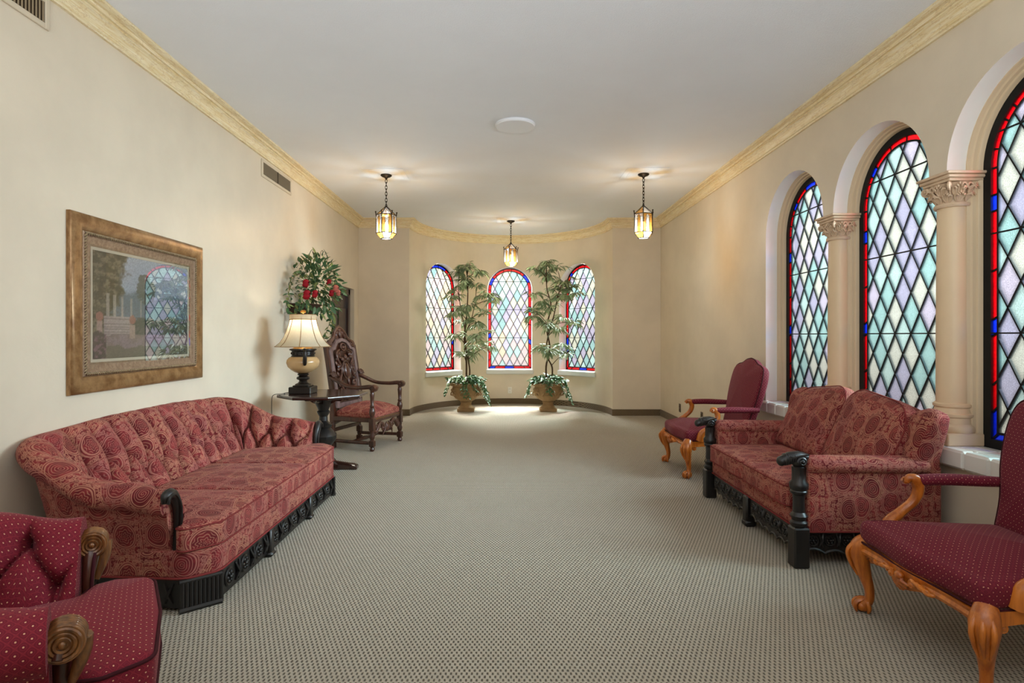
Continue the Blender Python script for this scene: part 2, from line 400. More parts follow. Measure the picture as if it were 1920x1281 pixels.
# ---------------------------------------------------------------- mesh builder
class MB:
    def __init__(self):
        self.v, self.f, self.uv = [], [], []
    def add(self, vs, fs, uvs=None):
        o = len(self.v)
        self.v.extend(tuple(p) for p in vs)
        for i, f in enumerate(fs):
            self.f.append(tuple(k + o for k in f))
            self.uv.append(uvs[i] if uvs else None)
        return self
    def xf(self, fn, start=0):
        self.v[start:] = [tuple(fn(Vector(p))) for p in self.v[start:]]
        return self
    def loft(self, rings, closed=True, cap=True, uvs=None):
        n = len(rings[0]); vs = [p for r in rings for p in r]; fs, us = [], []
        m = n if closed else n - 1
        for i in range(len(rings) - 1):
            for j in range(m):
                k = (j + 1) % n
                fs.append((i * n + j, i * n + k, (i + 1) * n + k, (i + 1) * n + j))
                if uvs:
                    us.append([uvs[i][j], uvs[i][j + 1] if j + 1 < len(uvs[i]) else uvs[i][k], uvs[i + 1][j + 1] if j + 1 < len(uvs[i]) else uvs[i + 1][k], uvs[i + 1][j]])
        if cap:
            fs.append(tuple(reversed(range(n)))); fs.append(tuple(range((len(rings) - 1) * n, len(rings) * n)))
            if uvs: us += [None, None]
        return self.add(vs, fs, us if uvs else None)
    def box(self, c, s, rz=0.0, bev=0.0):
        hx, hy, hz = s[0] / 2, s[1] / 2, s[2] / 2
        b = min(bev, hx * .9, hy * .9, hz * .9)
        if b <= 0:
            P = [(x, y, z) for z in (-hz, hz) for x, y in ((-hx, -hy), (hx, -hy), (hx, hy), (-hx, hy))]
            fs = [(3, 2, 1, 0), (4, 5, 6, 7), (0, 1, 5, 4), (1, 2, 6, 5), (2, 3, 7, 6), (3, 0, 4, 7)]
        else:
            def ring(ix, z):
                x, y = hx - ix, hy - ix
                return [(-x + (b - ix if ix < b else 0), -y, z), (x - (b - ix if ix < b else 0), -y, z), (x, -y + (b - ix if ix < b else 0), z), (x, y - (b - ix if ix < b else 0), z),
                        (x - (b - ix if ix < b else 0), y, z), (-x + (b - ix if ix < b else 0), y, z), (-x, y - (b - ix if ix < b else 0), z), (-x, -y + (b - ix if ix < b else 0), z)]
            e = b * 0.999
            rs = [ring(e, -hz), ring(0, -hz + b), ring(0, hz - b), ring(e, hz)]
            P = [p for r in rs for p in r]
            fs = [tuple(reversed(range(8))), tuple(range(24, 32))]
            for i in range(3):
                for j in range(8):
                    k = (j + 1) % 8
                    fs.append((i * 8 + j, i * 8 + k, i * 8 + 8 + k, i * 8 + 8 + j))
        cr, sr = cos(rz), sin(rz)
        return self.add([(c[0] + x * cr - y * sr, c[1] + x * sr + y * cr, c[2] + z) for x, y, z in P], fs)
    def lathe(self, prof, n=24, c=(0, 0, 0), ph=0.0, flute=None):
        rings = []
        for r, z in prof:
            ring = []
            for k in range(n):
                a = 2 * pi * k / n + ph
                rr = r * (1 + (flute(a, z) if flute else 0))
                ring.append((c[0] + rr * cos(a), c[1] + rr * sin(a), c[2] + z))
            rings.append(ring)
        return self.loft(rings)
    def tube(self, path, r, n=8, cap=True, flat=None):
        P = [Vector(p) for p in path]
        if not hasattr(r, '__len__'): r = [r] * len(P)
        rings, up = [], None
        for i, p in enumerate(P):
            t = (P[min(i + 1, len(P) - 1)] - P[max(i - 1, 0)])
            if t.length < 1e-9: t = Vector((0, 0, 1))
            t.normalize()
            if up is None:
                up = Vector((0, 0, 1)) if abs(t.z) < 0.9 else Vector((1, 0, 0))
            up = up - t * up.dot(t)
            if up.length < 1e-6: up = t.orthogonal()
            up.normalize()
            sd = t.cross(up)
            fu = flat if flat else 1.0
            rings.append([tuple(p + (up * sin(2 * pi * k / n) * fu + sd * cos(2 * pi * k / n)) * r[i]) for k in range(n)])
        return self.loft(rings, True, cap)
    def blob(self, c, s, n=8, k=5, rot=None):
        rings = []
        for i in range(k + 1):
            a = pi * i / k
            rr = max(sin(a), 0.02)
            ring = []
            for j in range(n):
                b = 2 * pi * j / n
                p = Vector((s[0] * rr * cos(b), s[1] * rr * sin(b), -s[2] * cos(a)))
                if rot is not None: p = rot @ p
                ring.append((c[0] + p.x, c[1] + p.y, c[2] + p.z))
            rings.append(ring)
        return self.loft(rings)
    def torus(self, c, R, r, U=(1, 0, 0), V=(0, 1, 0), n=16, k=6, sv=1.0):
        U, V = Vector(U), Vector(V); W = U.cross(V)
        vs, fs = [], []
        for i in range(n):
            a = 2 * pi * i / n
            d = U * cos(a) + V * sin(a) * sv
            for j in range(k):
                b = 2 * pi * j / k
                vs.append(tuple(Vector(c) + d * (R + r * cos(b)) + W * r * sin(b)))
        for i in range(n):
            for j in range(k):
                fs.append((i * k + j, ((i + 1) % n) * k + j, ((i + 1) % n) * k + (j + 1) % k, i * k + (j + 1) % k))
        return self.add(vs, fs)
    def spiral(self, c, U, V, R, turns=1.6, r=0.006, a0=0.0, n=22, k=5, grow=0.35):
        U, V = Vector(U), Vector(V)
        pts, rs = [], []
        for i in range(n + 1):
            t = i / n
            a = a0 + t * turns * 2 * pi
            rad = R * (1 - 0.88 * t)
            pts.append(tuple(Vector(c) + (U * cos(a) + V * sin(a)) * rad)); rs.append(r * (1 - grow * t))
        self.tube(pts, rs, k)
        return self.blob(pts[-1], (r * 1.5,) * 3, 6, 4)
    def build(self, name, mat, parent=None, smooth=38, uv=True, recalc=True, kind=None, label=None):
        me = bpy.data.meshes.new(name)
        me.from_pydata(self.v, [], self.f)
        if recalc:
            bm = bmesh.new(); bm.from_mesh(me)
            bmesh.ops.recalc_face_normals(bm, faces=bm.faces)
            bm.to_mesh(me); bm.free()
        me.update()
        if uv:
            box_uv(me, self.uv if any(u is not None for u in self.uv) and not recalc else None)
        if smooth:
            me.shade_smooth()
            if smooth < 180: me.set_sharp_from_angle(angle=radians(smooth))
        me.materials.append(mat)
        return link(name, me, parent, kind, label)

def link(name, me, parent=None, kind=None, label=None):
    o = bpy.data.objects.new(name, me)
    COL.objects.link(o)
    if parent is not None: o.parent = parent
    if kind: o['kind'] = kind
    if label: o['label'] = label
    return o

def box_uv(me, given=None):
    n = len(me.loops)
    co = np.empty(len(me.vertices) * 3); me.vertices.foreach_get('co', co); co = co.reshape(-1, 3)
    vi = np.empty(n, dtype=np.int32); me.loops.foreach_get('vertex_index', vi)
    npoly = len(me.polygons)
    no = np.empty(npoly * 3); me.polygons.foreach_get('normal', no); no = np.abs(no.reshape(-1, 3))
    tot = np.empty(npoly, dtype=np.int32); me.polygons.foreach_get('loop_total', tot)
    ax = np.repeat(np.argmax(no, axis=1), tot)
    P = co[vi]
    uv = np.where((ax == 2)[:, None], P[:, [1, 0]], np.where((ax == 1)[:, None], P[:, [0, 2]], P[:, [1, 2]]))
    if given:
        i = 0
        for k, g in enumerate(given):
            for q in range(tot[k]):
                if g is not None: uv[i] = g[q]
                i += 1
    lay = me.uv_layers.new(name='UVMap')
    lay.data.foreach_set('uv', uv.astype(np.float32).ravel())

def thing(name, label, cat, loc=(0, 0, 0), rz=0.0, group=None, kind=None):
    o = bpy.data.objects.new(name, None)
    o.empty_display_size = 0.1
    COL.objects.link(o)
    o.location = loc; o.rotation_euler = (0, 0, rz)
    return tag(o, label, cat, group, kind)

def tag(o, label, cat=None, group=None, kind=None):
    o['label'] = label
    if cat: o['category'] = cat
    if group: o['group'] = group
    if kind: o['kind'] = kind
    return o

def copy_tree(o, parent=None):
    c = o.copy(); COL.objects.link(c)
    if parent is not None: c.parent = parent
    for ch in list(o.children):
        copy_tree(ch, c)
    return c

def sm(x, a, b):
    t = min(1, max(0, (x - a) / (b - a)))
    return t * t * (3 - 2 * t)

def spline(pts, n=8):
    """Catmull-Rom through the points"""
    P = [Vector(p) for p in pts]; out = []
    for i in range(len(P) - 1):
        a, b, c, d = P[max(i - 1, 0)], P[i], P[i + 1], P[min(i + 2, len(P) - 1)]
        for k in range(n):
            t = k / n
            out.append(0.5 * ((2 * b) + (c - a) * t + (2 * a - 5 * b + 4 * c - d) * t * t + (3 * b - a - 3 * c + d) * t ** 3))
    out.append(P[-1])
    return out

def splinef(vals, n=8):
    return [v[0] for v in spline([(x, 0, 0) for x in vals], n)]

def round_poly(poly, r, n=5, closed=True):
    """round the corners of a 2D polygon; r number or list"""
    out = []; N = len(poly)
    for i in range(N):
        p = Vector(poly[i]).to_2d() if len(poly[i]) > 2 else Vector(poly[i])
        if not closed and i in (0, N - 1):
            out.append((p.x, p.y)); continue
        a, b = Vector(poly[i - 1]), Vector(poly[(i + 1) % N])
        rr = r[i] if hasattr(r, '__len__') else r
        u, w = (a - p), (b - p)
        lu, lw = u.length, w.length
        u.normalize(); w.normalize()
        ang = u.angle(w)
        if rr <= 0 or ang > pi - 0.02:
            out.append((p.x, p.y)); continue
        d = min(rr / math.tan(ang / 2), lu * 0.48, lw * 0.48)
        rr = d * math.tan(ang / 2)
        c = p + (u + w).normalized() * (rr / sin(ang / 2))
        s, e = p + u * d - c, p + w * d - c
        sweep = pi - ang
        sign = 1 if s.x * e.y - s.y * e.x > 0 else -1
        for k in range(n + 1):
            t = sign * sweep * k / n
            out.append((c.x + s.x * cos(t) - s.y * sin(t), c.y + s.x * sin(t) + s.y * cos(t)))
    return out

def poly_normals(poly):
    N = len(poly); out = []
    area = sum(poly[i - 1][0] * poly[i][1] - poly[i][0] * poly[i - 1][1] for i in range(N))
    sg = 1 if area > 0 else -1
    for i in range(N):
        a, p, b = Vector(poly[i - 1]), Vector(poly[i]), Vector(poly[(i + 1) % N])
        e1, e2 = (p - a), (b - p)
        if e1.length < 1e-9: e1 = e2
        if e2.length < 1e-9: e2 = e1
        e1.normalize(); e2.normalize()
        n1, n2 = Vector((e1.y, -e1.x)) * sg, Vector((e2.y, -e2.x)) * sg
        m = n1 + n2
        out.append(m / max(0.3, 1 + n1.dot(n2)))
    return out

def pillow(m, poly, z0, z1, r, crown=0.0, crown0=0.0, k=4, mapf=None, zfun=None):
    """rounded slab over a 2D outline (outline already round-cornered); mapf(x,y,z) -> 3D"""
    nm = poly_normals(poly)
    cx = sum(p[0] for p in poly) / len(poly); cy = sum(p[1] for p in poly) / len(poly)
    mp = mapf or (lambda x, y, z: (x, y, z))
    zf = zfun or (lambda x, y: 0.0)
    rings = []
    def ring(ins, z, top):
        return [mp(p[0] - q.x * ins, p[1] - q.y * ins, z + zf(p[0], p[1]) * top) for p, q in zip(poly, nm)]
    def inner(s, z, top):
        return [mp(cx + (p[0] - q.x * r - cx) * s, cy + (p[1] - q.y * r - cy) * s, z + zf(cx + (p[0] - cx) * s, cy + (p[1] - cy) * s) * top) for p, q in zip(poly, nm)]
    for s in (0.05, 0.5, 0.8):
        rings.append(inner(s, z0 - crown0 * (1 - s * s), 0))
    for i in range(k + 1):
        a = pi / 2 * i / k
        rings.append(ring(r * (1 - sin(a)), z0 + r * (1 - cos(a)), 0.5 if z1 - z0 > 2.5 * r else 1))
    for i in range(k, -1, -1):
        a = pi / 2 * i / k
        rings.append(ring(r * (1 - sin(a)), z1 - r * (1 - cos(a)), 1))
    for s in (0.93, 0.8, 0.62, 0.42, 0.22, 0.05):
        rings.append(inner(s, z1 + crown * (1 - s * s), 1))
    m.loft(rings)
    return [mp(p[0], p[1], z1 - r * 0.55 + zf(p[0], p[1])) for p in poly], [mp(p[0], p[1], z0 + r * 0.55) for p in poly]

def plan_sweep(path, prof, i0=0, i1=None, side=1, closed_prof=True, cap=True):
    """sweep a profile of (out, z) along a plan polyline with mitres; side=+1: out is to the right of travel"""
    N = len(path); i1 = N - 1 if i1 is None else i1
    rings, uvs, L = [], [], 0.0
    plen = [0.0]
    for a, b in zip(prof, prof[1:] + prof[:1]):
        plen.append(plen[-1] + hypot(b[0] - a[0], b[1] - a[1]))
    for i in range(N):
        p = Vector(path[i])
        if i > 0: L += (p - Vector(path[i - 1])).length
        if not i0 <= i <= i1: continue
        d1 = (p - Vector(path[i - 1])).normalized() if i > 0 else None
        d2 = (Vector(path[i + 1]) - p).normalized() if i < N - 1 else None
        d1 = d1 or d2; d2 = d2 or d1
        n1, n2 = Vector((d1.y, -d1.x)) * side, Vector((d2.y, -d2.x)) * side
        mm = (n1 + n2) / max(0.2, 1 + n1.dot(n2))
        rings.append([(p.x + mm.x * o, p.y + mm.y * o, z) for o, z in prof])
        uvs.append([(L, q) for q in plen])
    m = MB()
    m.loft(rings, closed_prof, cap, uvs)
    return m
# ================================================================ the room
def struct(name, mb, mat, label, smooth=30, **kw):
    o = mb.build(name, mat, None, smooth, **kw)
    return tag(o, label, None, None, 'structure')

arc = [(AX + AR * sin(-pi / 2 + pi * k / 64), YB + AR * cos(-pi / 2 + pi * k / 64)) for k in range(65)]
perim = [(XL, YR), (XL, YB)] + arc + [(XR, YB), (XR, YR)]

m = MB(); m.add([(x, y, 0) for x, y in perim] + [(x, y, -0.1) for x, y in perim], [tuple(range(len(perim)))] + [tuple(range(len(perim), 2 * len(perim)))])
struct('floor', m, M_CARPET, 'beige loop-pile carpet with a staggered dark fleck covering the whole floor', 0)
m = MB(); m.add([(x, y, H) for x, y in perim] + [(x, y, H + 0.1) for x, y in perim], [tuple(range(len(perim)))] + [tuple(range(len(perim), 2 * len(perim)))])
struct('ceiling', m, M_CEIL, 'white stippled flat ceiling running into the curved apse', 0)

# --- walls
def spans(m, cuts, z0f, z1f, mp):
    for a, b in zip(cuts, cuts[1:]):
        za, zb, ya, yb = z0f(a), z0f(b), z1f(a), z1f(b)
        m.add([mp(a, za), mp(b, zb), mp(b, yb), mp(a, ya)], [(0, 1, 2, 3)])

D0, D1, DZ = 7.73, 8.90, 1.966          # doorway in the left wall
m = MB()
L = lambda u, z: (XL, u, z)
m.add([L(YR, 0), L(D0, 0), L(D0, H), L(YR, H)], [(0, 1, 2, 3)])
m.add([L(D1, 0), L(YB, 0), L(YB, H), L(D1, H)], [(0, 1, 2, 3)])
m.add([L(D0, DZ), L(D1, DZ), L(D1, H), L(D0, H)], [(0, 1, 2, 3)])
R = lambda u, z: (XL - 0.1, u, z)
m.add([L(D0, 0), R(D0, 0), R(D0, DZ), L(D0, DZ), R(D1, DZ), L(D1, DZ), R(D1, 0), L(D1, 0)], [(0, 1, 2, 3), (3, 2, 4, 5), (5, 4, 6, 7)])
struct('wall_left', m, M_WALL, 'long cream painted wall on the left carrying the framed landscape', 0)

# door in its recess
d = thing('door_1', 'dark panelled door set back in the left wall behind the flower arrangement', 'door', (XL - 0.085, (D0 + D1) / 2, 0), 0, None, 'structure')
hw = (D1 - D0) / 2
m = MB()
for s in (-1, 1): m.box((0.0, s * (hw - 0.05), DZ / 2), (0.05, 0.1, DZ), 0, 0.008)
m.box((0.0, 0, DZ - 0.05), (0.05, 2 * hw, 0.1), 0, 0.008)
m.build('door_frame', M_DOOR, d)
m = MB(); m.box((-0.03, 0, (DZ - 0.1) / 2), (0.03, 2 * hw - 0.2, DZ - 0.1)); m.build('door_leaf', M_DOOR, d)
for y in (-0.24, 0.24):
    for z, h in ((0.42, 0.6), (1.25, 0.85)):
        m = MB(); m.box((-0.012, y, z), (0.02, 0.36, h), 0, 0.009); m.build('door_panel', M_DOOR, d)
m = MB(); m.lathe([(0, -0.03), (0.012, -0.03), (0.012, 0), (0.028, 0.012), (0.03, 0.03), (0, 0.045)], 12)
m.xf(lambda p: Vector((p.z + 0.02, p.x - 0.43, p.y + 1.0))); m.build('door_handle', M_BRASS, d)

m = MB(); m.box((XL - .06, (D0 + D1) / 2, -.05), (.13, D1 - D0, .1)); struct('floor_threshold', m, M_CARPET, 'carpeted threshold of the doorway recess', 0)
# back wall returns either side of the apse
for nm, a, b, lab in (('wall_back_left', XL, AX - AR, 'narrow tan wall return left of the curved apse'), ('wall_back_right', AX + AR, XR, 'narrow tan wall return right of the curved apse')):
    m = MB(); m.add([(a, YB, 0), (b, YB, 0), (b, YB, H), (a, YB, H)], [(0, 1, 2, 3)])
    struct(nm, m, M_WALL, lab, 0)

m = MB(); m.add([(XL, YR, 0), (XR, YR, 0), (XR, YR, H), (XL, YR, H)], [(0, 1, 2, 3)])
struct('wall_rear', m, M_WALL, 'cream wall closing the hall behind the camera', 0)

# apse wall with three arched openings
WA, SILL, SPR_A = 0.412, 0.62, 2.115       # opening half width, sill, springing (apse)
TH = [radians(a) for a in (-48.5, 0, 48.5)]
apse_cuts = set(-pi / 2 + pi * k / 64 for k in range(65))
def a2u(a, t): return AR * sin(a - t)
for t in TH:
    for k in range(25):
        u = -WA * cos(pi * k / 24)
        apse_cuts.add(t + math.asin(u / AR))
apse_cuts = sorted(apse_cuts)
cl = [apse_cuts[0]]
for a in apse_cuts[1:]:
    if a - cl[-1] > 1e-4: cl.append(a)
apse_cuts = cl
def in_open(a):
    for t in TH:
        if abs(a - t) < 1.2 and abs(a2u(a, t)) < WA - 1e-6: return t
    return None
P3 = lambda a, z: (AX + AR * sin(a), YB + AR * cos(a), z)
m = MB()
for a, b in zip(apse_cuts, apse_cuts[1:]):
    t = in_open((a + b) / 2)
    if t is None:
        m.add([P3(a, 0), P3(b, 0), P3(b, H), P3(a, H)], [(0, 1, 2, 3)])
    else:
        top = lambda q: SPR_A + sqrt(max(0, WA * WA - a2u(q, t) ** 2))
        m.add([P3(a, 0), P3(b, 0), P3(b, SILL), P3(a, SILL)], [(0, 1, 2, 3)])
        m.add([P3(a, top(a)), P3(b, top(b)), P3(b, H), P3(a, H)], [(0, 1, 2, 3)])
wa = struct('wall_apse', m, M_WALL, 'curved cream wall of the apse with three arched windows', 25)
wa.data.polygons.foreach_set('use_smooth', [True] * len(wa.data.polygons))
AD = 0.13                                    # glass plane beyond the arc
def apse_pt(t, u, z, d=None):
    w = sqrt(AR * AR - u * u) if d is None else AR + d
    return (AX + w * sin(t) + u * cos(t), YB + w * cos(t) - u * sin(t), z)
m = MB()
for t in TH:
    out = [(-WA, SILL), (-WA, SPR_A)] + [(-WA * cos(pi * k / 24), SPR_A + WA * sin(pi * k / 24)) for k in range(1, 24)] + [(WA, SPR_A), (WA, SILL)]
    r0 = [apse_pt(t, u, z) for u, z in out]
    r1 = [apse_pt(t, u, z, AD + 0.05) for u, z in out]
    m.loft([r0, r1], True, False)
r = m.build('window_reveal', M_REVEAL, wa, 35)

# right wall with the row of arches
WR, SILLR, SPR_R, PIER = 0.4925, 0.65, 2.172, 0.134
UC = [5.494 - WR, 3.8745, 2.7555]
UC = [4.5015 + WR, 3.3815 + WR, 3.2475 - WR]  # window centres along the wall
def right_top(u):
    for c in UC:
        if abs(u - c) <= WR + 1e-6: return SPR_R + sqrt(max(0, WR * WR - (u - c) ** 2))
    return SPR_R
lo, hi = UC[2] - WR, UC[0] + WR
cuts = sorted(set([round(c - WR * cos(pi * k / 32), 5) for c in UC for k in range(33)]))
mp = lambda u, z: (XR, u, z)
m = MB()
m.add([mp(YR, 0), mp(lo, 0), mp(lo, H), mp(YR, H)], [(0, 1, 2, 3)])
m.add([mp(hi, 0), mp(YB, 0), mp(YB, H), mp(hi, H)], [(0, 1, 2, 3)])
spans(m, cuts, lambda u: 0, lambda u: SILLR - 0.02, mp)
spans(m, cuts, right_top, lambda u: H, mp)
wr = struct('wall_right', m, M_WALL, 'long cream painted wall on the right opened by tall stained-glass arches', 0)
RD1, RD2, INS = 0.135, 0.20, 0.034
m = MB()
def rp(u, z, d): return (XR + d, u, z)
for c in UC:
    a0 = [(c - WR * cos(pi * k / 32), SPR_R + WR * sin(pi * k / 32)) for k in range(33)]
    if c == UC[2]: a0 = [(lo, SILLR)] + a0
    if c == UC[0]: a0 = a0 + [(hi, SILLR)]
    m.loft([[rp(u, z, 0) for u, z in a0], [rp(u, z, RD1) for u, z in a0]], False, False)
m.build('window_reveal', M_REVEAL, wr, 35)
m = MB()                                     # stepped inner order, down both sides of each pier
for c in UC:
    def o(h): return [(c - h, SILLR)] + [(c - h * cos(pi * k / 32), SPR_R + h * sin(pi * k / 32)) for k in range(33)] + [(c + h, SILLR)]
    st = [(WR, RD1 - 0.03), (WR - 0.008, RD1 - 0.03), (WR - 0.012, RD1 - 0.012), (WR - 0.02, RD1 - 0.006), (WR - 0.022, RD1 + 0.012), (WR - INS + 0.004, RD1 + 0.016), (WR - INS, RD1 + 0.024), (WR - INS, RD2 + 0.05)]
    m.loft([[rp(u, z, d) for u, z in o(h)] for h, d in st], False, False)
for pc in ((UC[0] - WR + UC[1] + WR) / 2, (UC[1] - WR + UC[2] + WR) / 2):
    m.add([rp(pc - PIER / 2, SILLR, RD1 - 0.03), rp(pc + PIER / 2, SILLR, RD1 - 0.03), rp(pc + PIER / 2, SPR_R, RD1 - 0.03), rp(pc - PIER / 2, SPR_R, RD1 - 0.03)], [(0, 1, 2, 3)])
    m.add([rp(pc - PIER / 2, SPR_R, 0), rp(pc + PIER / 2, SPR_R, 0), rp(pc + PIER / 2, SPR_R, RD1), rp(pc - PIER / 2, SPR_R, RD1)], [(0, 1, 2, 3)])
m.build('window_moulding', M_INNER, wr, 35)

# tiled sill under the arches: each tile its own piece
sill = thing('trim_1', 'pale glazed tile sill running under the stained-glass arches of the right wall', 'sill', (XR, 0, 0), 0, None, 'structure')
m = MB(); m.box((0.10, (lo + hi) / 2, SILLR - 0.055), (0.27, hi - lo, 0.07)); m.build('sill_bed', M_TILE, sill)
def bevel_box_mesh(name, s, b, mat):
    q = MB(); q.box((0, 0, 0), s, 0, b)
    o = q.build(name, mat, None, 0); me = o.data; bpy.data.objects.remove(o); return me
tw = 0.1625
nt = int((hi - lo) / tw) + 1
edge_me = bevel_box_mesh('sill_edge_tile', (0.075, tw - 0.003, 0.10), 0.012, M_TILE)
top_me = bevel_box_mesh('sill_tile', (0.105, tw - 0.003, 0.016), 0.004, M_TILE)
for k in range(nt):
    y = lo + tw * (k + 0.5) - (nt * tw - (hi - lo)) / 2
    o = link('edge_tile', edge_me, sill); o.location = (-0.02, y, SILLR - 0.05)
    for x in (0.0695, 0.1765):
        o = link('sill_tile', top_me, sill); o.location = (x, y, SILLR - 0.008)

# crown moulding and carpeted base
crown_prof = [(0.0, 2.953), (0.017, 2.953), (0.021, 2.963), (0.017, 2.972), (0.013, 2.980), (0.024, 3.006), (0.044, 3.030), (0.054, 3.035), (0.054, 3.047), (0.070, 3.047), (0.072, 3.056), (0.064, 3.062), (0.067, 3.070), (0.092, 3.075), (0.104, 3.081), (0.104, 3.099), (0.0, 3.099)]
nP = len(perim)
tag(plan_sweep(perim, crown_prof, 0, 1).build('trim_2', M_CROWN, None, 25, recalc=False), 'marbled gold crown moulding along the top of the left wall', None, None, 'structure')
tag(plan_sweep(perim, crown_prof, 1, nP - 2).build('trim_3', M_CROWN, None, 25, recalc=False), 'marbled gold crown moulding following the curved apse', None, None, 'structure')
tag(plan_sweep(perim, crown_prof, nP - 2, nP - 1).build('trim_4', M_CROWN, None, 25, recalc=False), 'marbled gold crown moulding along the top of the right wall', None, None, 'structure')
base_prof = [(0.0, 0.0), (0.012, 0.0), (0.012, 0.095), (0.009, 0.1), (0.0, 0.1)]
perim2 = [(XL, YR), (XL, D0)]
tag(plan_sweep(perim2, base_prof).build('baseboard_left', M_CARPETB, None, 0), 'carpet base strip along the foot of the left wall', None, None, 'structure')
perim3 = [(XL, D1)] + perim[1:]
tag(plan_sweep(perim3, base_prof, 0, nP - 2).build('baseboard_back', M_CARPETB, None, 20), 'brown carpet base strip around the apse and its returns', None, None, 'structure')
tag(plan_sweep(perim3, base_prof, nP - 2, nP - 1).build('baseboard_right', M_CARPETB, None, 0), 'carpet base strip along the foot of the right wall', None, None, 'structure')

# ================================================================ stained-glass windows
def clip_convex(poly, clip):
    out = list(poly)
    n = len(clip)
    for i in range(n):
        a, b = clip[i], clip[(i + 1) % n]
        src, out = out, []
        if not src: break
        def sd(p): return (b[0] - a[0]) * (p[1] - a[1]) - (b[1] - a[1]) * (p[0] - a[0])
        for j in range(len(src)):
            p, q = src[j], src[(j + 1) % len(src)]
            dp, dq = sd(p), sd(q)
            if dp >= 0: out.append(p)
            if dp * dq < 0:
                t = dp / (dp - dq)
                out.append((p[0] + (q[0] - p[0]) * t, p[1] + (q[1] - p[1]) * t))
    return out

def poly_area(p):
    return 0.5 * abs(sum(p[i - 1][0] * p[i][1] - p[i][0] * p[i - 1][1] for i in range(len(p)))) if len(p) > 2 else 0

def prism(m, poly, y0, y1):
    n = len(poly)
    m.add([(x, y0, z) for x, z in poly] + [(x, y1, z) for x, z in poly], [tuple(range(n)), tuple(range(2 * n - 1, n - 1, -1))] + [(i, i + n, (i + 1) % n + n, (i + 1) % n) for i in range(n)])

def ribbon(m, p, q, w, y0, y1):
    dx, dz = q[0] - p[0], q[1] - p[1]
    l = hypot(dx, dz)
    if l < 1e-5: return
    nx, nz = -dz / l * w / 2, dx / l * w / 2
    prism(m, [(p[0] + nx, p[1] + nz), (q[0] + nx, q[1] + nz), (q[0] - nx, q[1] - nz), (p[0] - nx, p[1] - nz)], y0, y1)

def arch_outline(w, spring, b, n=28):
    return [(-w, b), (w, b), (w, spring)] + [(w * cos(pi * k / n), spring + w * sin(pi * k / n)) for k in range(1, n)] + [(-w, spring)]

def ring_mesh(m, A, B, y0, y1):
    n = len(A)
    vs = [(x, y0, z) for x, z in A] + [(x, y0, z) for x, z in B] + [(x, y1, z) for x, z in A] + [(x, y1, z) for x, z in B]
    fs = []
    for i in range(n):
        j = (i + 1) % n
        fs += [(i, j, n + j, n + i), (2 * n + i, 3 * n + i, 3 * n + j, 2 * n + j), (i, 2 * n + i, 2 * n + j, j), (n + i, n + j, 3 * n + j, 3 * n + i)]
    m.add(vs, fs)

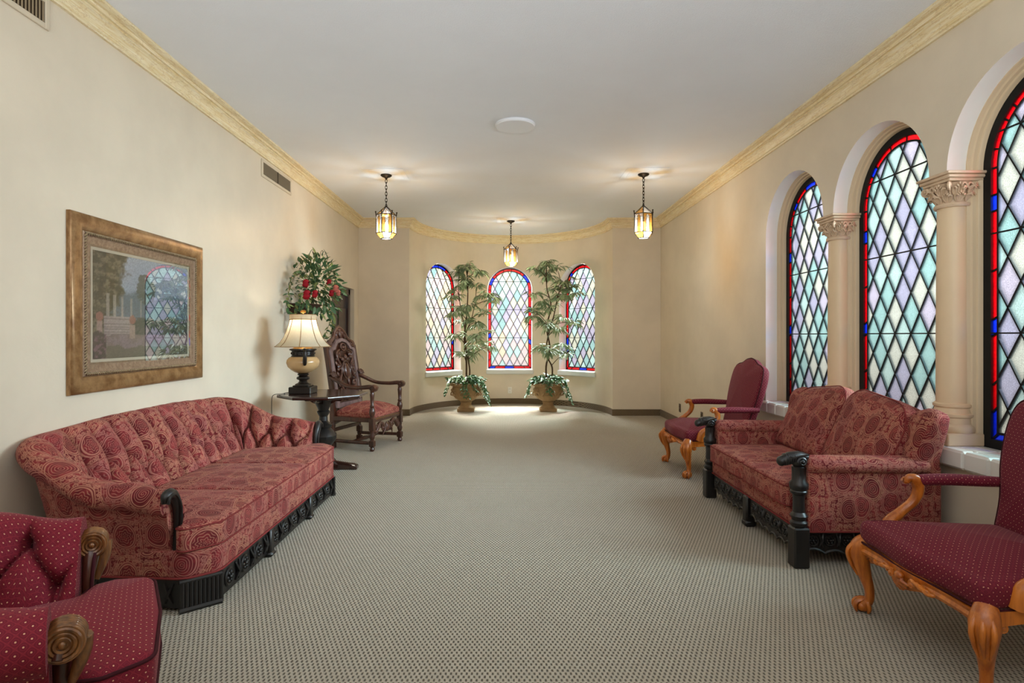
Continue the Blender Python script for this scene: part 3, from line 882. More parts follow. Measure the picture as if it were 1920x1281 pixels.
def stained_window(name, label, origin, rz, half, spring, fw, bw, dw, dh, pal, seed, blue_at, sill_h=None):
    """local axes: x along the wall, y outwards, z up; origin at the bottom centre of the glass"""
    rnd = random.Random(seed)
    root = thing(name, label, 'window', origin, rz, None, 'structure')
    o0 = arch_outline(half, spring, 0); o1 = arch_outline(half - fw, spring, fw); o2 = arch_outline(half - fw - bw, spring, fw + bw)
    m = MB(); ring_mesh(m, o0, o1, -0.012, 0.02); m.build('window_frame', M_BLACKM, root, 25)
    cames = MB()
    # --- border panes
    def station(kind, t):
        if kind == 'b': return [(lerp(-1, 1, t) * (half - fw), fw), (lerp(-1, 1, t) * (half - fw - bw), fw + bw)]
        if kind == 'r': return [(half - fw, lerp(fw, spring, t)), (half - fw - bw, lerp(fw + bw, spring, t))]
        if kind == 'l': return [(-half + fw, lerp(spring, fw, t)), (-half + fw + bw, lerp(spring, fw + bw, t))]
        a = pi * t
        return [((half - fw) * cos(a), spring + (half - fw) * sin(a)), ((half - fw - bw) * cos(a), spring + (half - fw - bw) * sin(a))]
    lerp = lambda a, b, t: a + (b - a) * t
    ringpts = {'b': [0, .14, .38, .6, .86, 1], 'r': [0, .12, .3, .36, .55, .72, .78, .92, 1], 'a': [0, .12, .26, .32, .47, .6, .74, .8, .92, 1], 'l': [0, .1, .16, .38, .56, .62, .8, .9, 1]}
    mats = (G_RED, G_BLUE)
    for kind in 'bral':
        st = ringpts[kind]
        for i, (t0, t1) in enumerate(zip(st, st[1:])):
            steps = 4 if kind == 'a' else 1
            outer = [station(kind, lerp(t0, t1, k / steps))[0] for k in range(steps + 1)]
            inner = [station(kind, lerp(t0, t1, k / steps))[1] for k in range(steps + 1)]
            q = MB(); prism(q, outer + inner[::-1], 0, 0.006)
            q.build('border_pane', mats[1] if (kind, i) in blue_at else mats[0], root, 0, uv=False)
            s = station(kind, t1)
            ribbon(cames, s[0], s[1], 0.010, -0.004, 0.010)
    ring_mesh(cames, arch_outline(half - fw - bw + 0.006, spring, fw + bw - 0.006), arch_outline(half - fw - bw - 0.006, spring, fw + bw + 0.006), -0.006, 0.012)
    # --- diamond panes
    clip = o2
    z0 = fw + bw
    full = {}
    nx = int(2 * half / dw) + 3; nz = int((spring + half) / dh) * 2 + 4
    area = dw * dh / 2
    for j in range(-1, nz):
        for i in range(-nx, nx + 1):
            if (i + j) % 2: continue
            cx, cz = i * dw / 2, z0 + j * dh / 2
            dia = [(cx, cz - dh / 2), (cx + dw / 2, cz), (cx, cz + dh / 2), (cx - dw / 2, cz)]
            c = clip_convex(dia, clip)
            a = poly_area(c)
            if a < area * 0.02: continue
            mt = pal(rnd, cx, cz)
            if a > area * 0.999:
                if 'me' not in full:
                    q = MB(); prism(q, [(0, -dh / 2), (dw / 2, 0), (0, dh / 2), (-dw / 2, 0)], 0, 0.006)
                    o = q.build('pane', mt, root, 0, uv=False); full['me'] = o.data
                else:
                    o = link('pane', full['me'], root)
                o.location = (cx, 0, cz)
                o.material_slots[0].link = 'OBJECT'; o.material_slots[0].material = mt
            else:
                q = MB(); prism(q, [(px_ - cx, pz_ - cz) for px_, pz_ in c], 0, 0.006); q.build('pane', mt, root, 0, uv=False).location = (cx, 0, cz)
    # --- lead lines
    zt = spring + half
    def clip_line(p, q):
        t0, t1 = 0.0, 1.0
        for k in range(len(clip)):
            a, b = clip[k], clip[(k + 1) % len(clip)]
            f = lambda s: (b[0] - a[0]) * (s[1] - a[1]) - (b[1] - a[1]) * (s[0] - a[0])
            fp, fq = f(p), f(q)
            if fp < 0 and fq < 0: return None
            if fp < 0: t0 = max(t0, fp / (fp - fq))
            elif fq < 0: t1 = min(t1, fp / (fp - fq))
        if t1 - t0 < 1e-4: return None
        L2 = lambda t: (p[0] + (q[0] - p[0]) * t, p[1] + (q[1] - p[1]) * t)
        return L2(t0), L2(t1)
    N = 40
    for k in range(-N, N):
        x0 = k * dw + dw / 2
        for s in (-1, 1):
            h = zt + 1
            r = clip_line((x0 - s * 0, z0 - 0), (x0 + s * h * dw / dh, z0 + h))
            if r: ribbon(cames, r[0], r[1], 0.0085, -0.005, 0.011)
    cames.build('lead_came', M_BLACKM, root, 0, uv=False)
    zb = z0 + 2 * dh
    while zb < spring + half * 0.55:
        w = half - fw if zb <= spring else sqrt(max(0.01, (half - fw) ** 2 - (zb - spring) ** 2))
        q = MB(); ribbon(q, (-w, zb), (w, zb), 0.008, -0.014, -0.005); q.build('saddle_bar', M_BLACKM, root, 0, uv=False)
        zb += 2 * dh
    if sill_h:
        q = MB(); q.box((0, -0.085, -0.045), (2 * WA + 0.05, 0.26, 0.09), 0, 0.012); q.build('window_sill', M_SILL, root, 0)
    return root

def pal_right(r, x, z):
    return r.choices(PAN_R, (30, 26, 24, 10, 10))[0]
def pal_left_apse(r, x, z):
    if z > 1.72: return r.choices(PAN_M, (4, 3, 3))[0]
    return r.choices(PAN_A, (4, 4, 3, 1, 2))[0]
def pal_mid_apse(r, x, z):
    if z > 1.0 or (z > 0.75 and x < 0): return r.choices(PAN_M + PAN_A[2:3], (5, 4, 3, 4))[0]
    return r.choices(PAN_A, (3, 4, 3, 2, 2))[0]
def pal_right_apse(r, x, z):
    return r.choices(PAN_M + [PAN_A[1], PAN_A[2]], (4, 4, 3, 2, 3))[0]

names = ['far arch of the right wall beside the far burgundy armchair', 'middle arch of the right wall between the two columns', 'nearest arch of the right wall cut by the photo edge']
blues = [{('b', 0), ('r', 2), ('a', 4), ('a', 6), ('l', 1), ('l', 4)}, {('b', 4), ('a', 6), ('l', 1), ('l', 4), ('r', 5)}, {('b', 0), ('r', 1), ('a', 2), ('l', 1), ('l', 4), ('l', 7)}]
for i, c in enumerate(UC):
    h = WR - INS
    stained_window('window_%d' % (i + 1), 'stained-glass window of aqua and lilac diamonds, ' + names[i], (XR + RD2 - 0.012, c, SILLR), -pi / 2, h, SPR_R - SILLR, 0.050, 0.036, 0.1555, 0.27, pal_right, 40 + i, blues[i])
labs = ['arched window of cream and pink diamonds at the left of the apse', 'arched diamond-pane window in the middle of the apse between the two trees', 'arched window of aqua and lilac diamonds at the right of the apse']
pals = [pal_left_apse, pal_mid_apse, pal_right_apse]
blues = [{('a', 3), ('a', 4), ('r', 2), ('l', 7)}, {('b', 0), ('b', 2), ('r', 2), ('r', 5), ('a', 1), ('a', 7), ('l', 1), ('l', 4)}, {('b', 2), ('b', 4), ('a', 6), ('l', 5)}]
for i, t in enumerate(TH):
    stained_window('window_%d' % (i + 4), labs[i], apse_pt(t, 0, SILL + 0.02, AD), -t, WA - 0.006, SPR_A - SILL - 0.02, 0.012, 0.044, 0.139, 0.262, pals[i], 60 + i, blues[i], True)

# ---------------------------------------------------------------- engaged columns between the right-hand arches
def column(name, label, yc):
    t = thing(name, label, 'column', (XR + 0.085, yc, SILLR), 0, None, 'structure')
    m = MB(); m.box((0, 0, 0.035), (0.215, 0.215, 0.07), 0, 0.006); m.build('plinth', M_COLUMN, t)
    m = MB(); m.lathe([(0, 0.07), (0.103, 0.07), (0.108, 0.085), (0.104, 0.105), (0.092, 0.118), (0.09, 0.15), (0.1, 0.158), (0.102, 0.172), (0.092, 0.18), (0.084, 0.205), (0.093, 0.213), (0.094, 0.226), (0.085, 0.232), (0, 0.232)], 28)
    m.build('base', M_COLUMN, t, 30)
    m = MB(); m.lathe([(0, 0.232), (0.079, 0.232), (0.0785, 0.6), (0.076, 1.0), (0.073, 1.335), (0, 1.335)], 32); m.build('shaft', M_COLUMN, t, 30)
    zt = SPR_R - SILLR
    cap = MB(); cap.lathe([(0, 1.335), (0.086, 1.335), (0.09, 1.345), (0.086, 1.357), (0.073, 1.36), (0.074, 1.40), (0.084, 1.44), (0.1, 1.468), (0, 1.468)], 28)
    c = cap.build('capital', M_CAP, t, 30)
    ab = MB(); ab.box((0, 0, zt - 0.043), (0.2, 0.205, 0.018), 0, 0.004); ab.box((0, 0, zt - 0.026), (0.225, 0.23, 0.02), 0, 0.006); ab.box((0, 0, zt - 0.008), (0.245, 0.25, 0.016), 0, 0.004)
    ab.build('abacus', M_CAP, t)
    # leaves and volutes of the capital
    for tier, (n_, z0_, hh, wd, ph) in enumerate(((10, 1.362, 0.05, 0.024, 0), (8, 1.385, 0.075, 0.03, pi / 8))):
        for k in range(n_):
            a = 2 * pi * k / n_ + ph
            lf = MB()
            er, et = Vector((cos(a), sin(a), 0)), Vector((-sin(a), cos(a), 0))
            for off in (-1, -0.5, 0, 0.5, 1):      # ribs of an acanthus leaf, curling outwards at the tip
                P = [er * (0.074 + 0.012 * tier) + et * off * wd * 0.35 + Vector((0, 0, z0_)),
                     er * (0.082 + 0.012 * tier) + et * off * wd * 0.8 + Vector((0, 0, z0_ + hh * .4)),
                     er * (0.094 + 0.014 * tier) + et * off * wd * (0.95) + Vector((0, 0, z0_ + hh * (0.85 - 0.2 * abs(off)))),
                     er * (0.110 + 0.014 * tier) + et * off * wd * 0.7 + Vector((0, 0, z0_ + hh * (0.98 - 0.3 * abs(off)))),
                     er * (0.114 + 0.014 * tier) + et * off * wd * 0.5 + Vector((0, 0, z0_ + hh * (0.82 - 0.3 * abs(off))))]
                lf.tube(P, [.004, .0065, .0065, .005, .003], 5)
            lf.build('leaf', M_CAP, c, 60)
    for k in range(4):
        a = pi / 4 + pi / 2 * k
        vo = MB()
        U, V = (cos(a), sin(a), 0), (0, 0, 1)
        vo.spiral((0.122 * cos(a), 0.122 * sin(a), 1.448), U, V, 0.030, 1.8, 0.009, pi * 0.6)
        vo.tube([(0.08 * cos(a), 0.08 * sin(a), 1.39), (0.094 * cos(a), 0.094 * sin(a), 1.44), (0.112 * cos(a), 0.112 * sin(a), 1.472)], [0.007, 0.008, 0.008], 6)
        vo.build('volute', M_CAP, c, 60)
    for k in range(4):
        a = pi / 2 * k
        fl = MB()
        for s in (-0.16, 0.16):
            fl.torus((0.108 * cos(a + s), 0.108 * sin(a + s), 1.442), 0.014, 0.005, (-sin(a), cos(a), 0), (0, 0, 1), 10, 5, 1.2)
        fl.build('flower', M_CAP, c, 60)
    return t
column('column', 'tan stone column with carved capital between the far and middle arches', (UC[0] - WR + UC[1] + WR) / 2)
column('column', 'tan stone column with carved capital between the middle and nearest arches', (UC[1] - WR + UC[2] + WR) / 2)
# ================================================================ upholstered furniture
def resample(poly, step):
    out, acc = [Vector(poly[0])], 0.0
    pts = [Vector(p) for p in poly]
    L = sum((b - a).length for a, b in zip(pts, pts[1:]))
    n = max(2, int(round(L / step)))
    d = L / n; need = d; i = 0; cur = pts[0]; rest = (pts[1] - pts[0]).length
    res = [pts[0]]
    seg = 0; pos = 0.0
    cum = [0.0]
    for a, b in zip(pts, pts[1:]): cum.append(cum[-1] + (b - a).length)
    for k in range(1, n):
        s = d * k
        while cum[seg + 1] < s: seg += 1
        t = (s - cum[seg]) / max(1e-9, cum[seg + 1] - cum[seg])
        res.append(pts[seg].lerp(pts[seg + 1], t))
    res.append(pts[-1])
    return res, L

def tufted_shell(path, hfun, z0, seat_z, thick, dx, flare=0.05, R=0.06, rows=(0.17, 0.31), A=0.03, B=0.028, step=0.014, s_off=0.0, lean=0.06, roll_n=12, inner_n=40):
    """upholstered wall following a plan path (outside on the right of travel), rolled top, buttoned inside.
    returns (builder, button points, section at start, section at end)"""
    pts, L = resample(path, step)
    N = len(pts)
    m = MB(); rings, uvs = [], []
    seat_len = None
    def frame(i):
        d = (pts[min(i + 1, N - 1)] - pts[max(i - 1, 0)]).normalized()
        return pts[i], Vector((d.y, -d.x))
    buttons = []
    fr = lambda x: abs(x - round(x))
    def section(i):
        p, n = frame(i)
        s = L * i / (N - 1)
        h = hfun(s / L)
        a = (s - s_off) / dx
        sec = []                       # (out, z, nx, nz, q)
        zr = h - R                      # roll centre height
        lf = lean * (h - 0.5) / 0.3
        cn = flare + max(0, lf) - 0.005
        for k in range(9):              # outside face
            t = k / 8
            sec.append((cn * t ** 1.3 - 0.012 * sin(pi * t) * 0, z0 + (zr - 0.035 - z0) * t, 1, 0, -1))
        for k in range(roll_n + 1):     # roll
            b = radians(-55 + 225 * k / roll_n)
            sec.append((cn - 0.012 + R * 1.05 * cos(b), zr + R * sin(b), cos(b), sin(b), -1 if b < pi / 2 else (b - pi / 2) * R))
        o1, z1 = sec[-1][0], sec[-1][1]
        q0 = sec[-1][4]
        o2, z2 = -thick, seat_z
        ln = hypot(o2 - o1, z2 - z1)
        nx, nz = (z2 - z1) / ln, -(o2 - o1) / ln
        for k in range(1, inner_n + 1):
            t = k / inner_n
            bulge = 0.02 * sin(pi * t)
            sec.append((o1 + (o2 - o1) * t + nx * bulge, z1 + (z2 - z1) * t + nz * bulge, nx, nz, q0 + ln * t))
        tot = q0 + ln
        out = []
        v = 0.0; prev = None; uvr = []
        r1, r2 = rows[0] * tot / 0.42, rows[1] * tot / 0.42
        for (o, z, ax_, az, q) in sec:
            if q > -0.5:
                if q < r1: dist = fr(a)
                elif q < r2:
                    b = (q - r1) / (r2 - r1); dist = min(fr(a - b / 2), fr(a + b / 2))
                else: dist = fr(a - 0.5)
                fade = sm(q, -0.02, 0.09)
                pil = sqrt(max(0, 1 - (1 - 2 * dist) ** 2))
                dd1 = hypot((a - round(a)) * dx, q - r1)
                dd2 = hypot((a - 0.5 - round(a - 0.5)) * dx, q - r2)
                disp = fade * (A * (pil - 0.55) - 0.45 * A * exp(-(dist / 0.05) ** 2) - B * (exp(-(dd1 / 0.026) ** 2) + exp(-(dd2 / 0.026) ** 2)))
                edge = min(sm(s, 0, 0.05), sm(L - s, 0, 0.05))
                disp *= edge
                o += ax_ * disp; z += az * disp
            P = (p.x + n.x * o, p.y + n.y * o, z)
            if prev is not None: v += hypot(o - prev[0], z - prev[1])
            prev = (o, z)
            out.append(P); uvr.append((s, v))
        return out, uvr, (a, r1, r2, tot, p, n, sec)
    for i in range(N):
        out, uvr, info = section(i)
        rings.append(out); uvs.append(uvr)
    m.loft(rings, False, False, uvs)
    # buttons: nearest ring to each tuft point
    for row, offs in ((0, 0.0), (1, 0.5)):
        k = math.ceil((0 - s_off) / dx) - 1
        while (k + offs) * dx + s_off < L:
            s = (k + offs) * dx + s_off
            k += 1
            if s < 0.06 or s > L - 0.06: continue
            i = int(round(s / L * (N - 1)))
            out, uvr, info = section(i)
            target = info[1 + row]
            j = min(range(len(info[6])), key=lambda q: abs(info[6][q][4] - target) if info[6][q][4] > -0.5 else 9)
            buttons.append(out[j])
    return m, buttons, rings[0], rings[-1]

def add_caps(m, r0, r1, z_bot):
    for r, rev in ((r0, False), (r1, True)):
        n = len(r)
        vs = list(r) + [(r[-1][0], r[-1][1], z_bot), (r[0][0], r[0][1], z_bot)]
        f = tuple(range(n + 2))
        m.add(vs, [f[::-1] if rev else f], [[(p[1] if abs(r[0][0] - r[-1][0]) < abs(r[0][1] - r[-1][1]) else p[0], p[2]) for p in (vs[::-1] if rev else vs)]])

btn_me = {}
def put_buttons(pts, mat, parent, toward=None):
    if mat.name not in btn_me:
        q = MB(); q.blob((0, 0, 0), (0.012, 0.012, 0.012), 8, 5)
        o = q.build('button', mat, None, 180); btn_me[mat.name] = o.data; bpy.data.objects.remove(o)
    for p in pts:
        o = link('button', btn_me[mat.name], parent); o.location = p

def piping(pts, mat, parent, r=0.005, closed=True):
    m = MB()
    P = [Vector(p) for p in pts]
    if closed: P = P + [P[0], P[1]]
    m.tube(P, r, 6)
    return m.build('piping', mat, parent, 180)

def carved_strip(m, p0, p1, z0, z1, out, cell=0.13, depth=0.012):
    """a frieze of rosettes and crossed leaves in relief between p0 and p1 (plan points)"""
    a, b = Vector((*p0, 0)), Vector((*p1, 0))
    L = (b - a).length; u = (b - a) / L; w = Vector((out[0], out[1], 0)); z = Vector((0, 0, 1))
    n = max(1, int(round(L / cell))); c = L / n; h = z1 - z0; zc = (z0 + z1) / 2
    for k in range(n):
        q = a + u * (c * (k + 0.32)) + z * zc
        R = min(h, c) * 0.30
        m.torus(tuple(q + w * 0.002), R, depth * 0.45, u, z, 14, 5)
        m.blob(tuple(q + w * depth * 0.5), (R * .3,) * 3, 6, 4)
        for j in range(6):
            t = pi / 3 * j
            m.blob(tuple(q + (u * cos(t) + z * sin(t)) * R * 0.58 + w * depth * 0.2), (R * .28,) * 3, 6, 4)
        q = a + u * (c * (k + 0.82)) + z * zc
        for s in (-1, 1):
            e1, e2 = q - u * c * 0.1 * s - z * h * 0.36, q + u * c * 0.12 * s + z * h * 0.36
            m.tube([tuple(e1), tuple((e1 + e2) / 2 + w * depth * .7), tuple(e2)], [depth * .35, depth * .75, depth * .3], 5)
        m.blob(tuple(q + w * depth * .5), (h * .1,) * 3, 6, 4)

# ---------------------------------------------------------------- the long tufted sofa
def long_sofa():
    t = thing('tufted_sofa', 'long three-seat sofa in red paisley with a deep-buttoned back, on carved black base', 'sofa', (-1.335, 3.665, 0))
    HW = 1.035                                  # half width of the seat front
    plan = [(-0.84, -0.97), (-0.12, -HW + 0.01), (0.0, -HW + 0.11), (0.0, HW - 0.11), (-0.12, HW - 0.01), (-0.84, 0.97)]
    # fabric-covered rail above the plinth
    rail = round_poly(plan, [0.1, 0.1, 0.08, 0.08, 0.1, 0.1], 4)
    m = MB(); pillow(m, rail, 0.152, 0.278, 0.018); m.build('seat_rail', M_PAIS, t, 40)
    piping([(p[0], p[1], 0.156) for p in rail], M_PWELT, t, 0.006)
    # carved plinth: canted corners, arched between the feet
    bp = round_poly([(-0.80, -0.95), (-0.12, -HW + 0.02), (-0.01, -HW + 0.12), (-0.01, HW - 0.12), (-0.12, HW - 0.02), (-0.80, 0.95)], [0.05, 0.06, 0.05, 0.05, 0.06, 0.05], 3)
    m = MB(); pillow(m, bp, 0.014, 0.152, 0.006); m.build('base', M_EBONY, t, 35)
    ys = [-HW + 0.13, -0.33, 0.35, HW - 0.13]
    for y0, y1 in zip(ys, ys[1:]):
        m = MB(); carved_strip(m, (-0.008, y0 + 0.03), (-0.008, y1 - 0.03), 0.02, 0.148, (1, 0), 0.17, 0.016)
        m.build('carved_panel', M_EBONY, t, 60)
    for s in (-1, 1):
        m = MB(); carved_strip(m, (-0.72, s * 0.955), (-0.16, s * 1.012), 0.02, 0.148, (0, s), 0.19, 0.014)
        m.build('carved_panel', M_EBONY, t, 60)
    # feet: canted fluted corner blocks and two square front feet
    for s in (-1, 1):
        m = MB()
        for k in range(10):
            f = k / 9
            m.tube([(-0.125 + 0.125 * f, s * (HW - 0.012 - 0.108 * f), 0.012), (-0.125 + 0.125 * f, s * (HW - 0.012 - 0.108 * f), 0.148)], 0.0105, 8)
        m.tube([(-0.135, s * (HW - 0.004), 0.012), (0.002, s * (HW - 0.122), 0.012)], 0.016, 8)
        m.tube([(-0.135, s * (HW - 0.004), 0.142), (0.002, s * (HW - 0.122), 0.142)], 0.012, 8)
        m.build('leg', M_EBONY, t, 40)
        m = MB(); m.box((-0.74, s * 0.9, 0.075), (0.09, 0.09, 0.15), 0, 0.01); m.build('leg', M_EBONY, t, 40)
    for y in (-0.33, 0.35):
        m = MB(); m.box((-0.012, y, 0.078), (0.05, 0.055, 0.156), 0, 0.008); m.box((-0.01, y, 0.014), (0.062, 0.068, 0.028), 0, 0.01); m.build('leg', M_EBONY, t, 40)
    # seat cushions; the outer two wrap in front of the arms
    ins = 0.80
    cs = [[(-0.66, -ins), (-0.17, -ins), (-0.155, -HW + 0.005), (-0.11, -HW - 0.0), (0.005, -HW + 0.12), (0.012, -0.385), (-0.66, -0.375)],
          [(-0.66, -0.372), (0.012, -0.382), (0.012, 0.302), (-0.66, 0.292)],
          [(-0.66, 0.295), (0.012, 0.305), (0.005, HW - 0.12), (-0.11, HW), (-0.155, HW - 0.005), (-0.17, ins), (-0.66, ins)]]
    rr = [[.03, .02, .02, .05, .08, .02, .03], [.03, .02, .02, .03], [.03, .02, .08, .05, .02, .02, .03]]
    for c, r in zip(cs, rr):
        m = MB()
        up, lo_ = pillow(m, round_poly(c, r, 4), 0.268, 0.398, 0.026, 0.022, 0, 4)
        o = m.build('seat_cushion', M_PAIS, t, 60)
        piping(up, M_PWELT, o, 0.004); piping(lo_, M_PWELT, o, 0.004)
    # back and arms in one buttoned sweep
    path = round_poly([(-0.19, -0.985), (-0.50, -1.0), (-0.845, -0.93), (-0.845, 0.93), (-0.50, 1.0), (-0.19, 0.985)], [0, 0.3, 0.30, 0.30, 0.3, 0], 12, closed=False)
    def hf(f):
        e = min(f, 1 - f)
        return 0.565 + 0.03 * sm(e, 0.0, 0.06) + 0.185 * sm(e, 0.075, 0.225) + 0.022 * sm(e, 0.22, 0.42)
    m, b, r0, r1 = tufted_shell(path[::-1], hf, 0.16, 0.33, 0.19, 0.158, rows=(0.175, 0.315), A=0.056, B=0.042, s_off=0.02, step=0.0095)
    add_caps(m, r0, r1, 0.20)
    o = m.build('tufted_back', M_PAIS, t, 60, recalc=False)
    put_buttons(b, M_PWELT, o)
    # carved scrolled arm fronts
    for s in (-1, 1):
        m = MB()
        P = spline([(-0.175, s * 0.995, 0.20), (-0.172, s * 0.985, 0.34), (-0.17, s * 0.982, 0.43), (-0.165, s * 1.0, 0.50), (-0.165, s * 1.04, 0.548), (-0.168, s * 1.078, 0.545), (-0.17, s * 1.085, 0.515)], 6)
        m.tube(P, splinef([0.013, 0.014, 0.017, 0.022, 0.025, 0.022, 0.012], 6), 10)
        P2 = [(p[0] + 0.022, p[1] + s * 0.006, p[2]) for p in P[8:]]
        m.tube(P2, 0.007, 6)
        m.build('arm_front', M_EBONY, t, 60)
    return t
long_sofa()

# ---------------------------------------------------------------- burgundy tufted armchair, cut by the frame at lower left
def tub_chair():
    t = thing('tufted_armchair', 'burgundy dotted tub armchair with buttoned back and scroll arm fronts, cut by picture edge', 'armchair', (-1.405, 1.595, 0), radians(31))
    HW = 0.335
    rail = round_poly([(-0.40, -0.28), (-0.1, -HW), (0.36, -HW + 0.03), (0.36, HW - 0.03), (-0.1, HW), (-0.40, 0.28)], [.15, .1, .04, .04, .1, .15], 5)
    m = MB(); pillow(m, rail, 0.10, 0.30, 0.025); m.build('seat_rail', M_DOT, t, 50)
    for x, y in ((0.29, -0.25), (0.29, 0.25), (-0.3, -0.2), (-0.3, 0.2)):
        m = MB(); m.lathe([(0, 0), (0.016, 0), (0.024, 0.04), (0.034, 0.07), (0.03, 0.11), (0, 0.11)], 14, (x, y, 0)); m.build('leg', M_WALNUT, t)
    c = round_poly([(-0.28, -0.2), (0.17, -0.235), (0.2, -HW + 0.02), (0.27, -HW + 0.0), (0.385, -HW + 0.045), (0.40, 0), (0.385, HW - 0.045), (0.27, HW), (0.2, HW - 0.02), (0.17, 0.235), (-0.28, 0.2)], [.1, .03, .03, .03, .05, .2, .05, .03, .03, .03, .1], 4)
    m = MB(); up, lo_ = pillow(m, c, 0.29, 0.425, 0.03, 0.03)
    o = m.build('seat_cushion', M_DOT, t, 60)
    piping(up, M_WELT, o, 0.005); piping(lo_, M_WELT, o, 0.005)
    path = round_poly([(0.17, -0.335), (-0.12, -0.35), (-0.42, -0.29), (-0.42, 0.29), (-0.12, 0.35), (0.17, 0.335)], [0, .25, .2, .2, .25, 0], 12, closed=False)
    hf = lambda f: 0.632 + 0.05 * sm(min(f, 1 - f), 0.02, 0.16) + 0.17 * sm(min(f, 1 - f), 0.2, 0.4)
    m, b, r0, r1 = tufted_shell(path[::-1], hf, 0.14, 0.36, 0.12, 0.17, flare=0.045, R=0.076, rows=(0.13, 0.29), A=0.042, B=0.045, s_off=0.14, step=0.010)
    add_caps(m, r0, r1, 0.2)
    o = m.build('tufted_back', M_DOT, t, 60, recalc=False); put_buttons(b, M_WELT, o)
    for s in (-1, 1):
        m = MB()
        P = spline([(0.19, s * 0.33, 0.14), (0.19, s * 0.318, 0.30), (0.19, s * 0.325, 0.42), (0.195, s * 0.35, 0.505), (0.195, s * 0.385, 0.535), (0.19, s * 0.41, 0.51)], 6)
        m.tube(P, splinef([0.016, 0.016, 0.018, 0.022, 0.018, 0.012], 6), 10)
        a = m.build('arm_front', M_WALNUT, t, 60)
        m = MB()                            # ram's-horn scroll, ribbed round its edge
        cx_, cy_, cz_ = 0.200, s * 0.375, 0.545
        m.lathe([(0, -.034), (.036, -.034), (.041, -.028), (.041, .028), (.036, .034), (0, .034)], 20)
        m.xf(lambda p: Vector((cx_ + p.x, cy_ + p.z, cz_ + p.y)))
        for k in range(6):
            m.torus((cx_, cy_ - .029 + .0116 * k, cz_), 0.041, 0.0052, (1, 0, 0), (0, 0, 1), 22, 6)
        for q in (-1, 1):
            for rr_ in (.036, .026, .016): m.torus((cx_, cy_ + q * .034, cz_), rr_, 0.0048, (1, 0, 0), (0, 0, 1), 18, 5)
            m.blob((cx_, cy_ + q * .036, cz_), (.009, .006, .009), 8, 5)
        m.tube(spline([(cx_ + .036, cy_, cz_), (cx_ + .034, cy_ - s * .01, cz_ - .05), (cx_ + .012, cy_ - s * .03, cz_ - .12)], 5), splinef([.022, .018, .010], 5), 8)
        m.build('scroll', M_HONEYD, a, 60)
        Pp = [(p[0] + 0.012, p[1] - s * 0.02, p[2] - 0.004) for p in P]
        m = MB(); m.tube(Pp, 0.006, 6); m.build('piping', M_WELT, t, 180)
    return t
M_HONEYD = wood('scroll_wood', (78, 44, 18), (150, 98, 50), 0.32, 12)
tub_chair()

